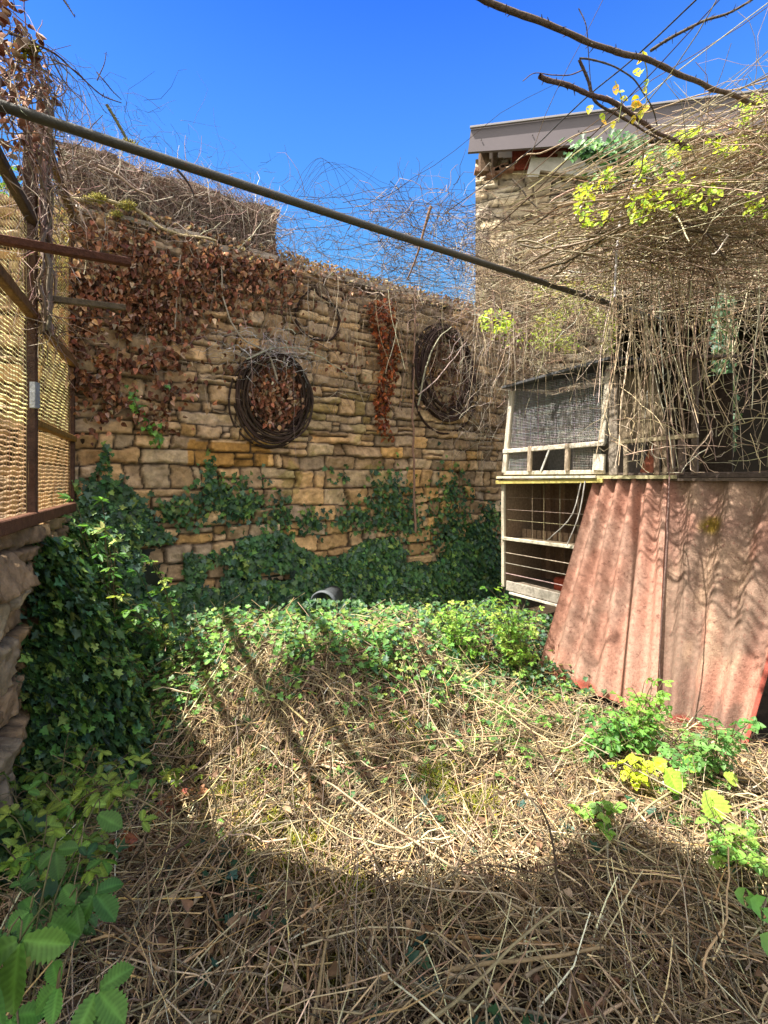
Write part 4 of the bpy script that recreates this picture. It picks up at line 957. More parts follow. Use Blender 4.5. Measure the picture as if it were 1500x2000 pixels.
over(420, reg(960, 1400, 330, 575, lambda x, y: x > 0), (3.0, 3.35), (.8, 2.2), (.0018, .0042), 12, .06, lambda n: rng.normal(-.55, .35, n), RT, [.35, .2, .25, .1, .1])
# mat in front of the bay top and barn face
n = 6000; u = rng.uniform(0, 5.5, n); h = rng.uniform(3.3, 5.25, n); k = (rng.random(n) < np.where(u < 2.0, .12+.7*sstep(5.0, 4.0, h), .45+.5*sstep(5.4, 4.2, h))) & ((h > 3.7) | (u < 1.6)) & ((h < 4.95) | (u > 2.0)) & (u > .12); u = u[k]; h = h[k]; n = len(u); a = rng.uniform(0, 6.28, n)
dr = BE*np.cos(a)[:, None]+np.array([0, 0, 1])*np.sin(a)[:, None]
p = walks(n, BA+BE*u[:, None]+BN*rng.uniform(.04, .3, n)[:, None]+np.array([0, 0, 1])*h[:, None], dr, rng.uniform(.15, .7, n), 6, .4)
bag.tubes(p, taper(n, 6, rng.uniform(.0018, .004, n), .5), mixc(RT, [.35, .25, .2, .1, .1], n))
n = 1500; u = rng.uniform(-.1, 1.6, n); h = rng.uniform(2.6, 4.6, n); a = rng.uniform(0, 6.28, n)
dr = BE*np.cos(a)[:, None]+np.array([0, 0, 1])*np.sin(a)[:, None]
p = walks(n, BA+BE*u[:, None]+BN*rng.uniform(.04, .3, n)[:, None]+np.array([0, 0, 1])*h[:, None], dr, rng.uniform(.15, .6, n), 6, .4)
bag.tubes(p, taper(n, 6, rng.uniform(.0018, .004, n), .5), mixc(RT, [.35, .25, .2, .1, .1], n))
o = bag.build('overhead_creeper', M_twig); tag(o, 'sprawling overhead layer of bare creeper, finest against the sky and densest before the barn', 'bare creeper', kind='stuff')

# ------------------------------------------------------------------ hanging vine curtain
bag = Bag()
def hang(n, x0, x1, Y, top, L, r, cols, wts, w=.06, K=10):
    px = rng.uniform(x0, x1, n); y = rng.uniform(*Y, n); st = np.stack([(px-750)/1000*y, y, rng.uniform(*top, n)], 1)
    LL = rng.uniform(*L, n); LL = np.minimum(LL, st[:, 2]-1.66)
    p = walks(n, st, np.tile([0, 0, -1.], (n, 1))+.10*rng.normal(size=(n, 3)), LL, K, w)
    bag.tubes(p, taper(n, K, rng.uniform(*r, n), .6), mixc(cols, wts, n, .25, .05), 4)
HC = [[.50, .40, .25], [.42, .33, .22], [.62, .53, .38], [.25, .18, .12]]
hang(100, 1185, 1600, (3.2, 4.2), (2.75, 3.2), (.5, 1.4), (.0016, .0048), HC, [.35, .3, .15, .2])
hang(28, 1190, 1370, (3.1, 3.45), (2.6, 3.0), (.7, 1.4), (.0016, .0045), HC, [.35, .3, .15, .2])
hang(60, 930, 1200, (3.4, 4.6), (2.6, 3.1), (.2, .65), (.0010, .0024), HC, [.3, .3, .1, .3])
hang(16, 650, 960, (3.6, 5.0), (2.9, 3.35), (.3, 1.1), (.0007, .0015), HC, [.3, .3, .2, .2])
n = 300; px = rng.uniform(1190, 1650, n); y = rng.uniform(3.1, 4.1, n); h = rng.uniform(1.68, 3.1, n)
a = rng.uniform(0, 6.28, n); d = np.stack([np.cos(a), .4*np.sin(a), .8*rng.normal(size=n)], 1)
p = walks(n, np.stack([(px-750)/1000*y, y, h], 1), d, rng.uniform(.15, .7, n), 8, .28); p[:, :, 2] = np.maximum(p[:, :, 2], 1.64)
bag.tubes(p, taper(n, 8, rng.uniform(.0014, .004, n), .4), mixc(HC, [.3, .3, .2, .2], n), 4)
n = 90; px = rng.uniform(1000, 1600, n); y = rng.uniform(3.6, 4.6, n); h = rng.uniform(2.4, 3.1, n)
a = rng.uniform(0, 6.28, n); d = np.stack([np.cos(a), .4*np.sin(a), .8*rng.normal(size=n)], 1)
p = walks(n, np.stack([(px-750)/1000*y, y, h], 1), d, rng.uniform(.1, .4, n), 6, .4)
bag.tubes(p, taper(n, 6, rng.uniform(.0012, .003, n), .4), mixc(RT, [.3, .3, .1, .2, .1], n), 3)
o = bag.build('hanging_vines', M_twig); tag(o, 'curtain of straw-coloured bare vines hanging in front of the dark barn bay', 'hanging vines', kind='stuff')

# ------------------------------------------------------------------ yellow-green young leaves
bag = Bag()
YG = [[.46, .58, .06], [.34, .50, .06], [.56, .62, .09], [.22, .36, .06], [.38, .38, .05]]
def yleaf(n, x0, x1, y0, y1, Y, size, cond=None, wts=(.3, .3, .15, .15, .1), cols=YG, sc=35, th=.5):
    px = rng.uniform(x0, x1, n); py = rng.uniform(y0, y1, n); k = rng.random(n) < sstep(th-.07, th+.07, fbm(px/sc, py/sc, 97))
    if cond is not None: k &= cond(px, py)
    px = px[k]; py = py[k]; n = len(px); y = rng.uniform(*Y, n)
    pos = np.stack([(px-750)/1000*y, y, EYE+(935-py)/1000*y], 1)
    bag.leaves(OVAL, pos, np.array([-.3, -.3, 1.])+.6*rng.normal(size=(n, 3)), rng.uniform(*size, n), mixc(cols, wts, n, .15, .05), tipdir=rng.normal(size=(n, 3))+np.array([0, 0, -.8]))
yleaf(13000, 1120, 1520, 180, 450, (2.4, 3.3), (.016, .040), lambda x, y: (y > 420-.52*(x-1130)-60) & (y < 440-.05*(x-1130)) & (rng.random(len(x)) < .25+.75*sstep(.42, .56, fbm(x/14, y/14, 99))) & (rng.random(len(x)) < .6), th=.46)
yleaf(700, 925, 1030, 590, 670, (4.6, 4.9), (.022, .045), lambda x, y: np.hypot((x-968)/42, (y-627)/28)+.6*(fbm(x/12, y/12, 98)-.45) < .85, th=.2)
yleaf(2000, 1040, 1205, 540, 690, (4.2, 4.7), (.015, .032), th=.47, cols=[[.30, .36, .08], [.36, .36, .12], [.22, .26, .08], [.3, .25, .12], [.4, .45, .1]])
yleaf(500, 1060, 1300, 430, 560, (3.2, 4.0), (.015, .03), th=.55, cols=[[.34, .38, .08], [.36, .36, .12], [.22, .26, .08], [.3, .25, .12], [.4, .45, .1]])
yleaf(120, 960, 1130, 640, 680, (4.4, 4.8), (.015, .03), th=.45)
o = bag.build('young_leaves', M_leaf); tag(o, 'bright yellow-green young leaves sprinkled through the creeper before the barn', 'young leaves', kind='stuff')
# hanging shoots with yellow leaves
def shoot(pts, leafpx, label, size=(.03, .05), Y=2.25):
    t = thing('leafy_shoot', label, 'shoot', P(*pts[0], Y))
    tubes('stem', [resample([P(x, y, Y) for x, y in pts], 24, .01, 4)], taper(1, 24, [.0028], .4), jit((.2, .22, .08), 1, .1), M_twig, 5, t)
    b = Bag(); n = len(leafpx); pos = np.array([P(x, y, Y) for x, y in leafpx])
    b.leaves(OVAL, pos, np.array([-.5, -1, .3])+.45*rng.normal(size=(n, 3)), rng.uniform(*size, n), mixc([[.62, .56, .03], [.50, .56, .05], [.30, .42, .05], [.6, .42, .04]], [.4, .3, .2, .1], n, .1), tipdir=np.array([0, 0, -1.])+.4*rng.normal(size=(n, 3)))
    b.build('leaves', M_leaf, t)
shoot([(1258, 105), (1262, 150), (1258, 200), (1245, 250)], [(1252, 105), (1258, 100), (1262, 112), (1240, 135), (1258, 135), (1262, 155), (1258, 170), (1240, 185), (1245, 200), (1262, 205), (1252, 215), (1232, 205), (1238, 225)], 'thin shoot with bright yellow leaves dangling from the thickest bare branch')
shoot([(1205, 160), (1212, 200), (1205, 240)], [(1203, 165), (1206, 180), (1212, 190), (1154, 205), (1173, 222), (1198, 236), (1175, 235)], 'shorter shoot with orange-tinged yellow leaves, left of the brighter dangling shoot')
# ivy clump on the barn
bag = Bag()
for cx, cy, w_, h_, n in ((1160, 292, 45, 18, 300), (1225, 310, 38, 40, 480), (1185, 350, 35, 20, 160), (1280, 320, 35, 30, 160)):
    x = cx+w_*.5*rng.normal(size=n); y = cy+h_*.5*rng.normal(size=n); z = rng.uniform(5.3, 5.8, n)
    pos = np.stack([(x-750)/1000*z, z, EYE+(935-y)/1000*z], 1)
    bag.leaves(IVY, pos, np.array([-.5, -1, .8])+.4*rng.normal(size=(n, 3)), rng.uniform(.05, .09, n), mixc([[.03, .09, .03], [.05, .14, .03], [.10, .22, .04]], [.4, .35, .25], n), tipdir=np.array([0, 0, -1.])+.5*rng.normal(size=(n, 3)))
st = [resample([BP(1.35+.1*i, 4.0, .12), BP(1.3+.15*i, 4.6, .14), BP(1.2+.2*i, 5.1, .3)], 16, .05, i) for i in range(5)]
bag.tubes(st, taper(5, 16, [.012]*5, .4), jit((.16, .12, .09), 5, .1), 5)
o = bag.build('ivy_clump', M_ivy); tag(o, 'clump of dark green ivy hanging under the barn roof edge', 'ivy')
bag = Bag(); n = 900; x = 1414+10*rng.normal(size=n); y = rng.uniform(575, 880, n); z = rng.uniform(4.9, 5.4, n)
pos = np.stack([(x-750)/1000*z, z, EYE+(935-y)/1000*z], 1)
bag.leaves(IVY, pos, np.array([-.6, -1, .6])+.4*rng.normal(size=(n, 3)), rng.uniform(.04, .08, n), mixc(IVC, [.4, .3, .2, .05, .05], n), tipdir=np.array([0, 0, -1.])+.4*rng.normal(size=(n, 3)))
bag.tubes([resample([P(1414, 1100, 5.2), P(1412, 800, 5.2), P(1418, 540, 5.2)], 20, .02, 3)], taper(1, 20, [.03]), jit((.12, .09, .07), 1), 6)
o = bag.build('ivy_column', M_ivy); tag(o, 'narrow column of dark ivy standing in the barn bay behind the hanging vines', 'ivy')

# ------------------------------------------------------------------ individual branches overhead
def branch(label, pts, r, col=(.10, .075, .055), end=.6, thorn=0, name='bare_branch', wob=.006, K=70, seed=0, group=None, mat=None):
    c = [P(*p) for p in pts]; pa_ = resample(c, K, wob, seed)
    V, q, _ = tube_arrays([pa_], taper(1, K, [r], end)*(1+.22*rng.random((1, K))), 7); b = Bag(); b.raw(V, q, np.tile(jit(col, 1, .05), (len(V), 1)))
    if thorn:
        i = rng.integers(2, K-2, thorn); dr = rng.normal(size=(thorn, 3)); tp = walks(thorn, pa_[i], dr, rng.uniform(.010, .028, thorn)*(r/.008)**.5, 3, .2); b.tubes(tp, taper(thorn, 3, np.full(thorn, r*.35), .3), jit(col, thorn, .1), 4)
    return tag(b.build(name, mat or M_bark, smooth=True), label, 'branch', group)
branch('thickest bare branch crossing the sky at upper right, knobbly with buds', [(900, -22, 1.78), (1000, 22, 1.86), (1100, 62, 1.95), (1190, 98, 2.05), (1245, 112, 2.12), (1340, 152, 2.25), (1440, 192, 2.4), (1530, 225, 2.5)], .0105, thorn=90, end=.9, seed=2)
branch('second bare branch with a cut pale tip, below the thickest one', [(1052, 148, 2.2), (1100, 165, 2.25), (1165, 188, 2.3), (1230, 222, 2.4), (1290, 262, 2.5), (1345, 292, 2.6)], .0105, thorn=50, seed=5, end=.8)
branch('bare branch rising to the top right corner of the sky', [(1268, 100, 2.1), (1320, 72, 2.05), (1370, 45, 2.0), (1420, 25, 1.95), (1470, -4, 1.9)], .006, thorn=45, seed=6)
branch('forked thin branch with an upright tip crossing the cut branch', [(1130, 115, 2.25), (1145, 150, 2.28), (1160, 190, 2.3), (1200, 222, 2.35), (1240, 245, 2.4), (1290, 275, 2.5)], .0065, thorn=16, seed=7)
branch('thin arching twig above the cut branch', [(1132, 116, 2.25), (1180, 122, 2.3), (1230, 150, 2.35), (1262, 185, 2.4), (1285, 245, 2.5)], .004, thorn=14, seed=8)
branch('fine twig reaching left from the forked branch', [(1138, 138, 2.26), (1110, 148, 2.26), (1080, 147, 2.26), (1040, 144, 2.26), (1020, 160, 2.26)], .0025, seed=9)
branch('straight black cord slanting up across the sky at right', [(1365, -6, 1.9), (1240, 112, 2.15), (1155, 182, 2.4), (1040, 290, 3.0), (870, 416, 3.9)], .0028, (.05, .05, .05), 1, 0, 'cord', .001, seed=10)
branch('slim upright twig in the open sky', [(1130, 18, 2.2), (1142, 50, 2.2), (1150, 110, 2.25), (1157, 185, 2.3)], .0022, seed=11)
branch('stubby lichened branch hooked over the middle of the steel pole', [(842, 403, 3.1), (832, 440, 3.12), (820, 480, 3.15), (808, 515, 3.2), (795, 545, 3.25)], .009, (.22, .16, .11), .45, 18, seed=12)
branch('mossy dark twig dropping onto the left part of the steel pole', [(207, 203, 2.3), (225, 235, 2.32), (245, 268, 2.34), (258, 300, 2.36)], .0065, (.16, .13, .07), .8, 14, seed=13)
branch('stray twig tip at the top edge of the sky, upper left', [(118, -10, 1.9), (130, 8, 1.9), (138, 20, 1.9), (146, 32, 1.9)], .004, (.05, .05, .045), .4, 8, seed=14)
branch('long thin bare twig leaning from the mesh screen top along the sky', [(15, 62, 1.98), (55, 78, 2.05), (105, 105, 2.15), (150, 145, 2.3), (200, 185, 2.4), (235, 200, 2.5)], .005, (.08, .06, .05), .4, 20, seed=15)
branch('small forked twig standing above the fine creeper', [(190, 158, 2.4), (197, 142, 2.4), (205, 125, 2.4), (208, 105, 2.4)], .0025, (.08, .06, .05), .5, 6, seed=16)
branch('twig slanting down right from the small fork', [(188, 140, 2.4), (205, 160, 2.4), (220, 180, 2.45), (235, 195, 2.5)], .0028, (.08, .06, .05), .6, 6, seed=17)
branch('bleached white forked branch hanging straight down in front of the barn', [(1262, 305, 3.0), (1248, 345, 3.02), (1230, 385, 3.05), (1216, 410, 3.05), (1208, 460, 3.05), (1202, 520, 3.05), (1200, 580, 3.05)], .008, (.62, .56, .48), .7, 6, seed=18, wob=.004)
branch('bleached side arm joining the white hanging branch', [(1216, 410, 3.05), (1260, 378, 3.0), (1300, 352, 2.95), (1360, 320, 2.9), (1420, 290, 2.85)], .006, (.50, .42, .32), .5, 10, seed=19)
g = np.random.default_rng(77)
# fan of canes to the upper right; every one has its own look of curve and place
starts = [(985, 330), (1010, 470), (1075, 400), (1130, 470), (1165, 420), (1190, 350), (1230, 460), (1265, 400), (1300, 470), (1215, 300), (1340, 420), (1160, 520), (1060, 520), (1380, 460)]
CANEL = ['lowest-starting cane at the left edge of the barn, beside the eave corner', 'cane starting on the barn stonework halfway down its left edge', 'cane starting below the pale panel under the barn eave', 'cane rising from just right of the dark drooping stem', 'cane whose foot is hidden behind the dark drooping stem', 'cane passing in front of the ivy clump under the eave', 'cane starting just right of the bleached white branch, lower one', 'cane starting just right of the bleached white branch, upper one', 'cane springing from above the rusty lintel, left one', 'uppermost cane of the fan, nearest the metal roof', 'cane starting right in the yellow-green leaves', 'cane starting just above the end of the steel pole', 'lowest cane of the fan, starting at the short rusty bar', 'rightmost short cane of the fan, above the dark bay']
CANEL = [c_.replace('cane', 'tan cane', 1) for c_ in CANEL]
for i, (x, y) in enumerate(starts):
    ex = 1540; ey = y-(ex-x)*g.uniform(.30, .62); ey = max(ey, 150+i*9)
    mx, my = (x+ex)/2, (y+ey)/2-g.uniform(5, 30)
    branch(CANEL[i], [(x, y, 3.6), ((x+mx)/2, (y+my)/2-8, 3.3), (mx, my, 3.0), ((mx+ex)/2, (my+ey)/2-5, 2.8), (ex, ey, 2.6)], g.uniform(.004, .007), tuple(np.array([.34, .27, .19])*g.uniform(.7, 1.4)), .6, 14, 'cane', .02, 50, 30+i, 'tan canes arching through the creeper')
# dark curving stems in front of barn
branch('dark curved stem drooping in front of the barn stonework', [(1100, 395, 4.5), (1150, 410, 4.5), (1178, 435, 4.5), (1188, 480, 4.5)], .010, (.12, .09, .07), .5, 8, seed=51)
branch('dark diagonal stem on the barn stonework', [(1000, 350, 4.8), (1060, 420, 4.8), (1110, 475, 4.8), (1190, 545, 4.8)], .008, (.12, .09, .07), .7, 8, seed=52)
branch('thin straight strand hanging over the corrugated sheets', [(1303, 850, 3.35), (1306, 930, 3.33), (1304, 1000, 3.2), (1300, 1100, 3.1), (1290, 1240, 3.05), (1288, 1330, 3.05)], .0045, (.12, .09, .08), .9, 0, 'strand', .004, seed=53)

# ------------------------------------------------------------------ vine trunk and tangle climbing the screen posts
bag = Bag()
for i in range(16):
    s = S1+.02*g.normal(); pts = [FP(S1+.05*g.normal(), h, .05+.03*g.random()) for h in (2.3, 2.6, 2.9, 3.15, 3.4)]+[FP(S1+.12*g.normal(), 3.55, .08*g.normal())]
    bag.tubes([resample(pts, 30, .02, 200+i)], taper(1, 30, [g.uniform(.004, .011)], .5), jit((.20, .14, .11), 1, .2), 5)
n = 420; s = rng.uniform(.1, 1.9, n); h = 2.95+.45*rng.random(n)+.05*rng.normal(size=n); k = rng.random(n) < np.where(s > 1.0, .95, .25); s = s[k]; h = h[k]; n = len(s)
st = FA+FE*s[:, None]+FN*rng.uniform(-.05, .12, n)[:, None]+np.array([0, 0, 1])*h[:, None]
p = walks(n, st, rng.normal(size=(n, 3))+np.array([0, 0, -.5]), rng.uniform(.1, .4, n), 7, .35, None, .08); bag.tubes(p, taper(n, 7, rng.uniform(.0012, .004, n), .4), mixc(TW, [.3, .2, .25, .05, .2], n, .3))
n = 220; s = rng.normal(S1, .035, n); h = rng.uniform(2.3, 3.3, n); st = FA+FE*s[:, None]+FN*rng.uniform(.0, .09, n)[:, None]+np.array([0, 0, 1])*h[:, None]
p = walks(n, st, rng.normal(size=(n, 3))+np.array([0, 0, -1.5]), rng.uniform(.08, .35, n), 6, .3, None, .05); bag.tubes(p, taper(n, 6, rng.uniform(.0012, .004, n), .4), mixc(TW, [.3, .2, .25, .05, .2], n, .3))
n = 300; s = rng.uniform(1.1, 1.95, n); h = 3.0+.5*rng.random(n); st = FA+FE*s[:, None]+FN*rng.uniform(-.08, .12, n)[:, None]+np.array([0, 0, 1])*h[:, None]
bag.leaves(CURLED, st, rng.normal(size=(n, 3)), rng.uniform(.02, .045, n), mixc(DL, [.3, .2, .2, .1, .1, .1], n), tipdir=rng.normal(size=(n, 3))+np.array([0, 0, -1.5]))
o = bag.build('vine_tangle', M_twig); tag(o, 'brown tangle of vine stems and dead leaves matted over the top of the mesh screen', 'vine', kind='stuff')
# drooping twigs beside the screen top
bag = Bag()
for i in range(30):
    x = g.uniform(20, 110); y = g.uniform(90, 190); Y = g.uniform(2.0, 2.4)
    a = P(x, y, Y); b_ = a+np.array([g.uniform(-.02, .09), g.uniform(0, .15), g.uniform(-.05, .03)]); c_ = b_+np.array([g.uniform(-.02, .08), g.uniform(0, .1), -g.uniform(.05, .3)])
    bag.tubes([resample([a, b_, c_], 12, .012, i)], taper(1, 12, [g.uniform(.0015, .004)], .4), jit((.13, .11, .10), 1, .3), 4)
o = bag.build('drooping_twigs', M_twig); tag(o, 'drooping grey twigs beside the moss clump at the top of the mesh screen', 'twigs', kind='stuff')

# tree and shrubs beyond the screen
def tree(name, label, base, height, rad, nl, seed, cols, lsize, group=None, trunk_r=.06):
    g = np.random.default_rng(seed); t = thing(name, label, 'tree', base, group); base = np.array(base, float)
    lb = Bag(); tb = []
    cr = base+np.array([0, 0, height*.62]); cl = []
    for i in range(26):
        d = g.normal(size=3); d /= np.linalg.norm(d); c_ = cr+d*np.array([rad, rad, height*.36])*g.uniform(.45, 1); cl.append(c_)
        tb.append(resample([base+np.array([0, 0, height*g.uniform(.15, .4)]), (base*.4+c_*.6), c_], 10, .05, i))
    tb.append(resample([base, base+np.array([.03, .05, height*.4]), base+np.array([0, 0, height*.85])], 10, .03, 5))
    tubes('trunk', tb, np.concatenate([taper(26, 10, g.uniform(.01, .02, 26)), taper(1, 10, [trunk_r], .3)]), jit((.14, .11, .08), 27, .1), M_bark, 6, t)
    ci = g.integers(0, 26, nl); pos = np.array(cl)[ci]+g.normal(size=(nl, 3))*np.array([.16, .16, .13])*rad/.6
    lb.leaves(OVAL, pos, g.normal(size=(nl, 3))+np.array([0, 0, .8]), g.uniform(*lsize, nl), mixc(cols, [1]*len(cols), nl), tipdir=g.normal(size=(nl, 3)))
    lb.build('crown', M_leaf, t)
tree('tree', 'light green tree glimpsed in the gap between mesh screen and brick wall', (-6.9, 10.5, 0), 8.0, 1.1, 9000, 3, [[.10, .22, .04], [.16, .30, .05], [.06, .14, .04]], (.08, .14))
SHC = [[.09, .07, .03], [.07, .09, .03], [.12, .08, .04]]
for i, (s, d, hh) in enumerate(((-.3, -1.6, 3.0), (.55, -1.5, 3.1), (1.35, -1.5, 3.1), (2.1, -1.5, 2.9))):
    b_ = FP(s, 0, d); tree('shrub', 'dim brownish shrub seen only through the mesh screen, '+('behind its far end', 'behind its far panel', 'behind its middle post', 'behind its near panel')[i], tuple(b_), hh, .62, 4200, 40+i, SHC, (.05, .09), 'shrubs behind the mesh screen', .03)

# ------------------------------------------------------------------ leafy plants
def compound(bag, pos, outd, nrm, size, col, tmpl, nleaf=3):
    "pos: tip of petiole; leaflets fan out from it"
    outd = np.array(outd, float); outd /= np.linalg.norm(outd); nrm = np.array(nrm, float); nrm -= (nrm@outd)*outd; nrm /= np.linalg.norm(nrm)
    side = np.cross(outd, nrm); an = {3: (0, 1.25, -1.25), 5: (0, .8, -.8, 1.75, -1.75), 1: (0,)}[nleaf]; sc = {3: (1, .82, .82), 5: (1, .85, .85, .6, .6), 1: (1,)}[nleaf]
    dirs = np.array([outd*math.cos(a)+side*math.sin(a) for a in an])
    p = np.array([pos+dirs[i]*size*.06 for i in range(len(an))])
    nn = nrm+.22*rng.normal(size=(len(an), 3))+dirs*.18
    bag.leaves(tmpl, p, nn, np.array(sc)*size, np.tile(col, (len(an), 1))*rng.uniform(.85, 1.15, (len(an), 1)), tipdir=dirs)
def plant(name, label, cat, base, tips, size, cols, tmpl=SERRS, nleaf=3, per=5, stem_r=.003, stem_c=(.12, .10, .05), spread=.06, group=None, up=.9, along=.35):
    t = thing(name, label, cat, base, group); base = np.array(base, float); lb = Bag(); st = []
    for k, tp in enumerate(tips):
        tp = np.array(tp, float); mid = (base+tp)/2+np.array([0, 0, .12*np.linalg.norm(tp-base)+.02])+.02*rng.normal(size=3)
        pa_ = resample([base+.015*rng.normal(size=3)*[1, 1, 0], mid, tp], 16, .008, k); st.append(pa_)
        for j in range(per):
            f = along+(1-along)*(j+1)/per; c0_ = pa_[min(15, int(f*15))]
            a = rng.uniform(0, 6.28); od = np.array([math.cos(a), math.sin(a), rng.uniform(-.25, .25)]) if j < per-1 else (tp-mid)
            if j == per-1: od = od*[1, 1, .3]
            pt = c0_+od/np.linalg.norm(od)*rng.uniform(.3, 1)*spread; st.append(resample([c0_, (c0_+pt)/2+[0, 0, .01], pt], 16, 0))
            compound(lb, pt, od, np.array([0, -.15, up])+.28*rng.normal(size=3), rng.uniform(*size), mixc(cols, [1]*len(cols), 1, .12, .05)[0], tmpl, nleaf)
    r = np.array([stem_r if i % (per+1) == 0 else stem_r*.5 for i in range(len(st))])
    tubes('stem', st, taper(len(st), 16, r, .6), jit(stem_c, len(st), .15), M_twig, 5, t)
    lb.build('foliage', M_leaf, t); return t
BR = [[.11, .27, .055], [.15, .33, .07], [.08, .20, .05]]
BRY = [[.20, .30, .06], [.24, .34, .06], [.12, .25, .05]]
def tipsat(lst): return [PH(x, y, h) for x, y, h in lst]
# bramble, nearest, bottom left : hand-placed big leaves
def bigbramble(label, base, items, cols, size):
    t = thing('bramble', label, 'bramble', base); lb = Bag(); st = []; base = np.array(base, float)
    for (x, y, h, ang, s, nl) in items:
        p = PH(x, y, h); od = np.array([math.sin(ang), -.25*math.cos(ang)-.2, -math.cos(ang)*.55]); 
        st.append(resample([base, (base+p)/2+[0, 0, .10], p+[0, .01, .03], p], 20, .006, abs(int(x))))
        compound(lb, p, od, np.array([0, -.75, .8])+.15*rng.normal(size=3), s, mixc(cols, [1]*len(cols), 1, .1)[0], SERR, nl)
    tubes('stem', st, taper(len(st), 20, [.0035]*len(st), .5), jit((.14, .12, .06), len(st), .15), M_twig, 6, t); lb.build('leaves', M_leaf, t)
bigbramble('bramble with the largest bright serrated leaves at the bottom left corner', (-.95, 1.0, .15), [(40, 1835, .62, .1, .115, 3), (95, 1800, .6, 1.2, .075, 1), (-20, 1900, .62, -.5, .12, 3)], BR, .1)
bigbramble('bramble with broad green leaves along the bottom edge, right of the largest-leaved one', (-.72, 1.05, .12), [(115, 1925, .5, -1.0, .07, 3), (190, 1935, .5, .9, .085, 3), (180, 1990, .45, 0, .08, 3), (20, 1985, .45, .3, .08, 3)], BR, .1)
bigbramble('bramble with dark three-part leaves on the left, above the largest-leaved one', (-.95, 1.35, .15), [(185, 1745, .5, .9, .085, 3), (150, 1765, .5, -.7, .08, 3), (60, 1780, .45, -1, .07, 3), (110, 1660, .5, .3, .075, 3), (190, 1590, .5, 1.2, .09, 1)], BR, .1)
g = np.random.default_rng(31)
def rtips(n, x0, x1, y0, y1, h0, h1): return [PH(g.uniform(x0, x1), g.uniform(y0, y1), g.uniform(h0, h1)) for _ in range(n)]
plant('weed', 'patch of yellow-green toothed weed on the left beside the ivy, lower one', 'weed', base_at(70, 1780), rtips(11, 0, 290, 1490, 1680, .28, .48), (.04, .062), BRY, SERRS, 3, 8, spread=.08)
plant('weed', 'patch of yellow-green toothed weed on the left beside the ivy, upper one', 'weed', base_at(130, 1640), rtips(10, 10, 300, 1440, 1560, .25, .45), (.035, .058), BRY, SERRS, 3, 8, spread=.08)
plant('bramble', 'darker bramble patch in the shaded left, below the yellow-green weeds', 'bramble', base_at(60, 1900), rtips(9, 0, 270, 1640, 1820, .25, .42), (.035, .058), [[.07, .17, .05], [.09, .21, .06], [.05, .13, .05]], SERRS, 3, 7, spread=.08)
plant('weed', 'small lit yellow-green sprig at the left edge of the sunny straw', 'weed', base_at(330, 1540), rtips(4, 305, 385, 1480, 1545, .12, .25), (.03, .045), [[.35, .42, .06], [.25, .38, .06]], OVAL, 3, 5, spread=.03)
plant('weed', 'tiny weed with coral-red autumn leaves at the edge of the left greenery', 'weed', base_at(230, 1690), rtips(4, 180, 250, 1620, 1680, .12, .2), (.04, .06), [[.36, .13, .07], [.30, .12, .05]], SERRS, 3, 3, spread=.03)
plant('weed', 'red-leaved sprig in the sunny straw edge beside the lit sprig', 'weed', base_at(345, 1580), rtips(4, 310, 390, 1540, 1590, .06, .14), (.025, .045), [[.42, .15, .10], [.34, .18, .08]], OVAL, 3, 4, spread=.03)
# elder by the screen foot, sun highlights painted as a pale leaf tone
EL = [[.12, .28, .07], [.18, .34, .09], [.08, .20, .05], [.42, .50, .30]]
def wallbase(px, py, d): 
    u, h = wuv(px, py, d); p = WP(u, 0, d); p[2] = float(terr(p[0], p[1])); return p
plant('elder', 'leafy elder with sun highlights painted as pale leaves at the foot of the mesh screen', 'shrub', FP(.35, .2, .3), [P(g.uniform(110, 225), g.uniform(985, 1075), g.uniform(2.9, 3.2)) for _ in range(12)], (.05, .085), EL, LANCE, 5, 5, spread=.07, up=1.2)
plant('shrub', 'green shrub with some yellow-green leaves growing from the ivy at the left', 'shrub', FP(.3, .2, .7), [P(g.uniform(190, 310), g.uniform(1090, 1230), g.uniform(2.8, 3.2)) for _ in range(12)], (.04, .07), [[.07, .18, .05], [.14, .28, .05], [.35, .42, .10]], OVAL, 3, 6, spread=.06)
plant('shrub', 'leafy shrub with yellowish tips on the shaded ivy just left of the mound', 'shrub', FP(.55, .2, .55), [P(g.uniform(90, 220), g.uniform(1180, 1400), g.uniform(2.5, 2.9)) for _ in range(12)], (.035, .065), [[.06, .16, .05], [.10, .22, .05], [.2, .3, .06]], OVAL, 3, 6, spread=.06)
# bright bush before the hutch
BB = [[.22, .42, .07], [.32, .50, .09], [.13, .29, .05], [.40, .50, .12]]
plant('bush', 'bright lime-green bush in full sun in front of the rabbit hutches', 'bush', base_at(1010, 1320), [P(g.uniform(945, 1065), g.uniform(1150, 1320), g.uniform(3.75, 4.15)) for _ in range(42)], (.028, .05), BB, OVAL, 3, 9, spread=.06, stem_r=.003, along=.3)
plant('bush', 'low spreading green bush left of the brightest bush, half in shade', 'bush', base_at(890, 1290), [P(g.uniform(850, 975), g.uniform(1165, 1300), g.uniform(3.7, 4.2)) for _ in range(28)], (.026, .045), BB[:3], OVAL, 3, 8, spread=.06, along=.3)
plant('bush', 'yellowish low plants at the back edge of the mound before the far corner ivy', 'bush', base_at(870, 1235), [P(g.uniform(800, 930), g.uniform(1165, 1215), g.uniform(4.1, 4.5)) for _ in range(14)], (.028, .05), [[.36, .44, .10], [.2, .36, .07]], OVAL, 3, 6, spread=.05, along=.3)
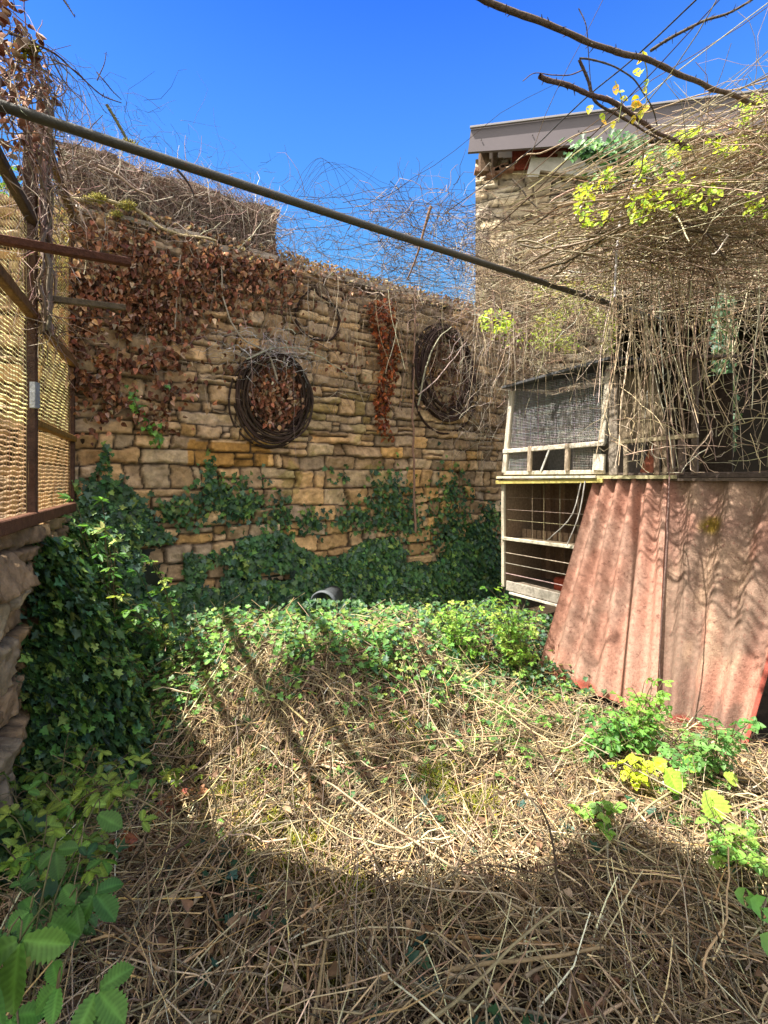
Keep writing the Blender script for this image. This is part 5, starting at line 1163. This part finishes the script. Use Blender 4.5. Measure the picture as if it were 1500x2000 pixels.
# weeds at the foot of the sheets
plant('weed', 'tall leafy weed touching the lower edge of the mottled sheet', 'weed', base_at(1260, 1480), [P(g.uniform(1215, 1295), g.uniform(1320, 1440), g.uniform(2.75, 2.95)) for _ in range(18)], (.03, .055), [[.16, .34, .06], [.24, .42, .07]], OVAL, 3, 6, spread=.05)
plant('weed', 'green nettle-like weed clump below the two sheets, left of the tall weed', 'weed', base_at(1200, 1480), [P(g.uniform(1150, 1260), g.uniform(1385, 1470), g.uniform(2.6, 2.9)) for _ in range(26)], (.03, .055), [[.15, .32, .06], [.08, .20, .05]], SERRS, 3, 5, spread=.05)
plant('weed', 'dusty green weeds under the right corner of the mottled sheet', 'weed', base_at(1390, 1530), [P(g.uniform(1310, 1460), g.uniform(1400, 1510), g.uniform(2.4, 2.7)) for _ in range(22)], (.04, .065), [[.12, .27, .07], [.16, .30, .08]], OVAL, 3, 4, spread=.05)
plant('weed', 'fluorescent yellow-green seedling standing out before the sheets', 'weed', base_at(1240, 1540), [PH(1240, 1478, .22), PH(1205, 1490, .2), PH(1272, 1488, .2), PH(1250, 1505, .16)], (.06, .08), [[.55, .62, .05], [.48, .58, .06]], OVAL, 3, 2, spread=.02)
def bigleaf(label, items, cols, tmpl, cat='weed', name='weed', base=None):
    b0 = np.array(base); t = thing(name, label, cat, b0); lb = Bag(); st = []
    for x, y, h, s, a in items:
        p = PH(x, y, h); od = np.array([math.sin(a), -math.cos(a)*.6, -.45]); st.append(resample([b0, (b0+p)/2+[0, 0, .03], p], 12))
        lb.leaves(tmpl, [p-od*s*.4], [np.array([0, -.8, .8])+.12*rng.normal(size=3)], [s], mixc(cols, [1]*len(cols), 1, .08), tipdir=[od])
    tubes('stem', st, taper(len(st), 12, [.003]*len(st), .6), jit((.14, .16, .07), len(st)), M_twig, 5, t); lb.build('leaves', M_leaf, t)
bigleaf('plant with a large round pleated lime leaf below the mottled sheet, upper one', [(1312, 1515, .18, .11, .2), (1345, 1492, .2, .08, 1.0), (1290, 1490, .15, .07, -1.0)], [[.32, .52, .07]], ROUNDP, base=base_at(1330, 1545))
bigleaf('plant with a single large round lime leaf nearer the camera', [(1392, 1562, .2, .12, .1), (1425, 1520, .16, .07, .8)], [[.34, .54, .08]], ROUNDP, base=base_at(1395, 1610))
plant('weed', 'leafy seedling cluster at the right edge above the shadow line', 'weed', base_at(1425, 1700), rtips(16, 1385, 1510, 1590, 1700, .1, .3), (.035, .055), [[.25, .42, .08], [.15, .32, .07]], OVAL, 3, 4, spread=.04)
plant('weed', 'pair of small weeds in the straw left of the round-leaved plants', 'weed', base_at(1160, 1620), rtips(6, 1120, 1200, 1540, 1620, .08, .2), (.03, .05), [[.16, .32, .08], [.22, .40, .07]], ROUND, 3, 3, spread=.03)
bigleaf('weed with glossy oval leaves at the right frame edge on the shadow line', [(1455, 1755, .25, .08, 1.2), (1490, 1775, .25, .10, .9), (1510, 1850, .3, .10, .6)], [[.20, .40, .09]], OVAL, base=base_at(1490, 1850))
plant('weed', 'low green weeds in the straw just below the lime-green bush', 'weed', base_at(1010, 1420), rtips(18, 900, 1130, 1345, 1430, .05, .2), (.025, .045), [[.16, .34, .06], [.10, .24, .05]], OVAL, 3, 4, spread=.05)
plant('weed', 'scattered green weeds in the sunny straw at the middle of the yard', 'weed', base_at(1080, 1500), rtips(12, 960, 1190, 1440, 1520, .03, .12), (.025, .04), [[.18, .34, .06], [.10, .24, .05]], OVAL, 3, 3, spread=.04)
# sprig climbing the wall
def wsprig(label, pts, n, cols, size=(.03, .05)):
    P3 = [WP(*wuv(x, y, .07), .07) for x, y in pts]; pa_ = resample(P3, 30, .02, 3); t = thing('ivy_shoot', label, 'ivy shoot', P3[0])
    tubes('stem', [pa_], taper(1, 30, [.003], .4), jit((.2, .18, .09), 1), M_twig, 5, t); lb = Bag(); i = rng.integers(0, 30, n); pos = pa_[i]+.022*rng.normal(size=(n, 3))
    ivy_leaves(lb, pos, WN+np.array([0, 0, .3]), rng.uniform(*size, n), mixc(cols, [1]*len(cols), n)); lb.build('leaves', M_ivy, t)
wsprig('bright green ivy shoot creeping over the stones left of the leaf-filled coil', [(258, 765), (268, 800), (290, 830), (315, 865)], 85, [[.14, .32, .05], [.08, .22, .04], [.2, .4, .07]], (.025, .045))
wsprig('two or three green leaves alone among the red dead leaves', [(320, 750), (335, 757)], 6, [[.14, .32, .08]])
wsprig('slim ivy shoot rising up the wall just right of the mesh screen', [(205, 960), (205, 920), (203, 885)], 26, [[.06, .16, .05], [.03, .09, .04]])

# ------------------------------------------------------------------ unseen slab added above the camera, edge shaped to cast the foreground shade
pr = thing('shade_slab', 'unseen slab added overhead to shade the near end of the yard', 'shade slab', (0, -1, 0))
m = MB(); edge = [(-3.4, 1.70), (-2.45, 1.57), (-1.78, 1.27), (-1.02, 1.29), (-.58, 1.64), (-.12, 1.10), (.9, 1.0), (2.6, .8), (2.6, -.5), (-3.4, -.5)]
K = len(edge); m.add([(x, y, 3.16) for x, y in edge]+[(x, y, 3.24) for x, y in edge], [tuple(range(K))[::-1], tuple(range(K, 2*K))]+[(i, (i+1) % K, (i+1) % K+K, i+K) for i in range(K)], (.25, .2, .16)); m.build('deck', M_wood, pr)
for x in (-1.0, 2.2):
    m = MB(); m.bar((x, -.4, -.05), (x, -.4, 3.16), .12, .12, (.25, .2, .15), up=(0, 1, 0)); m.build('post', M_wood, pr)
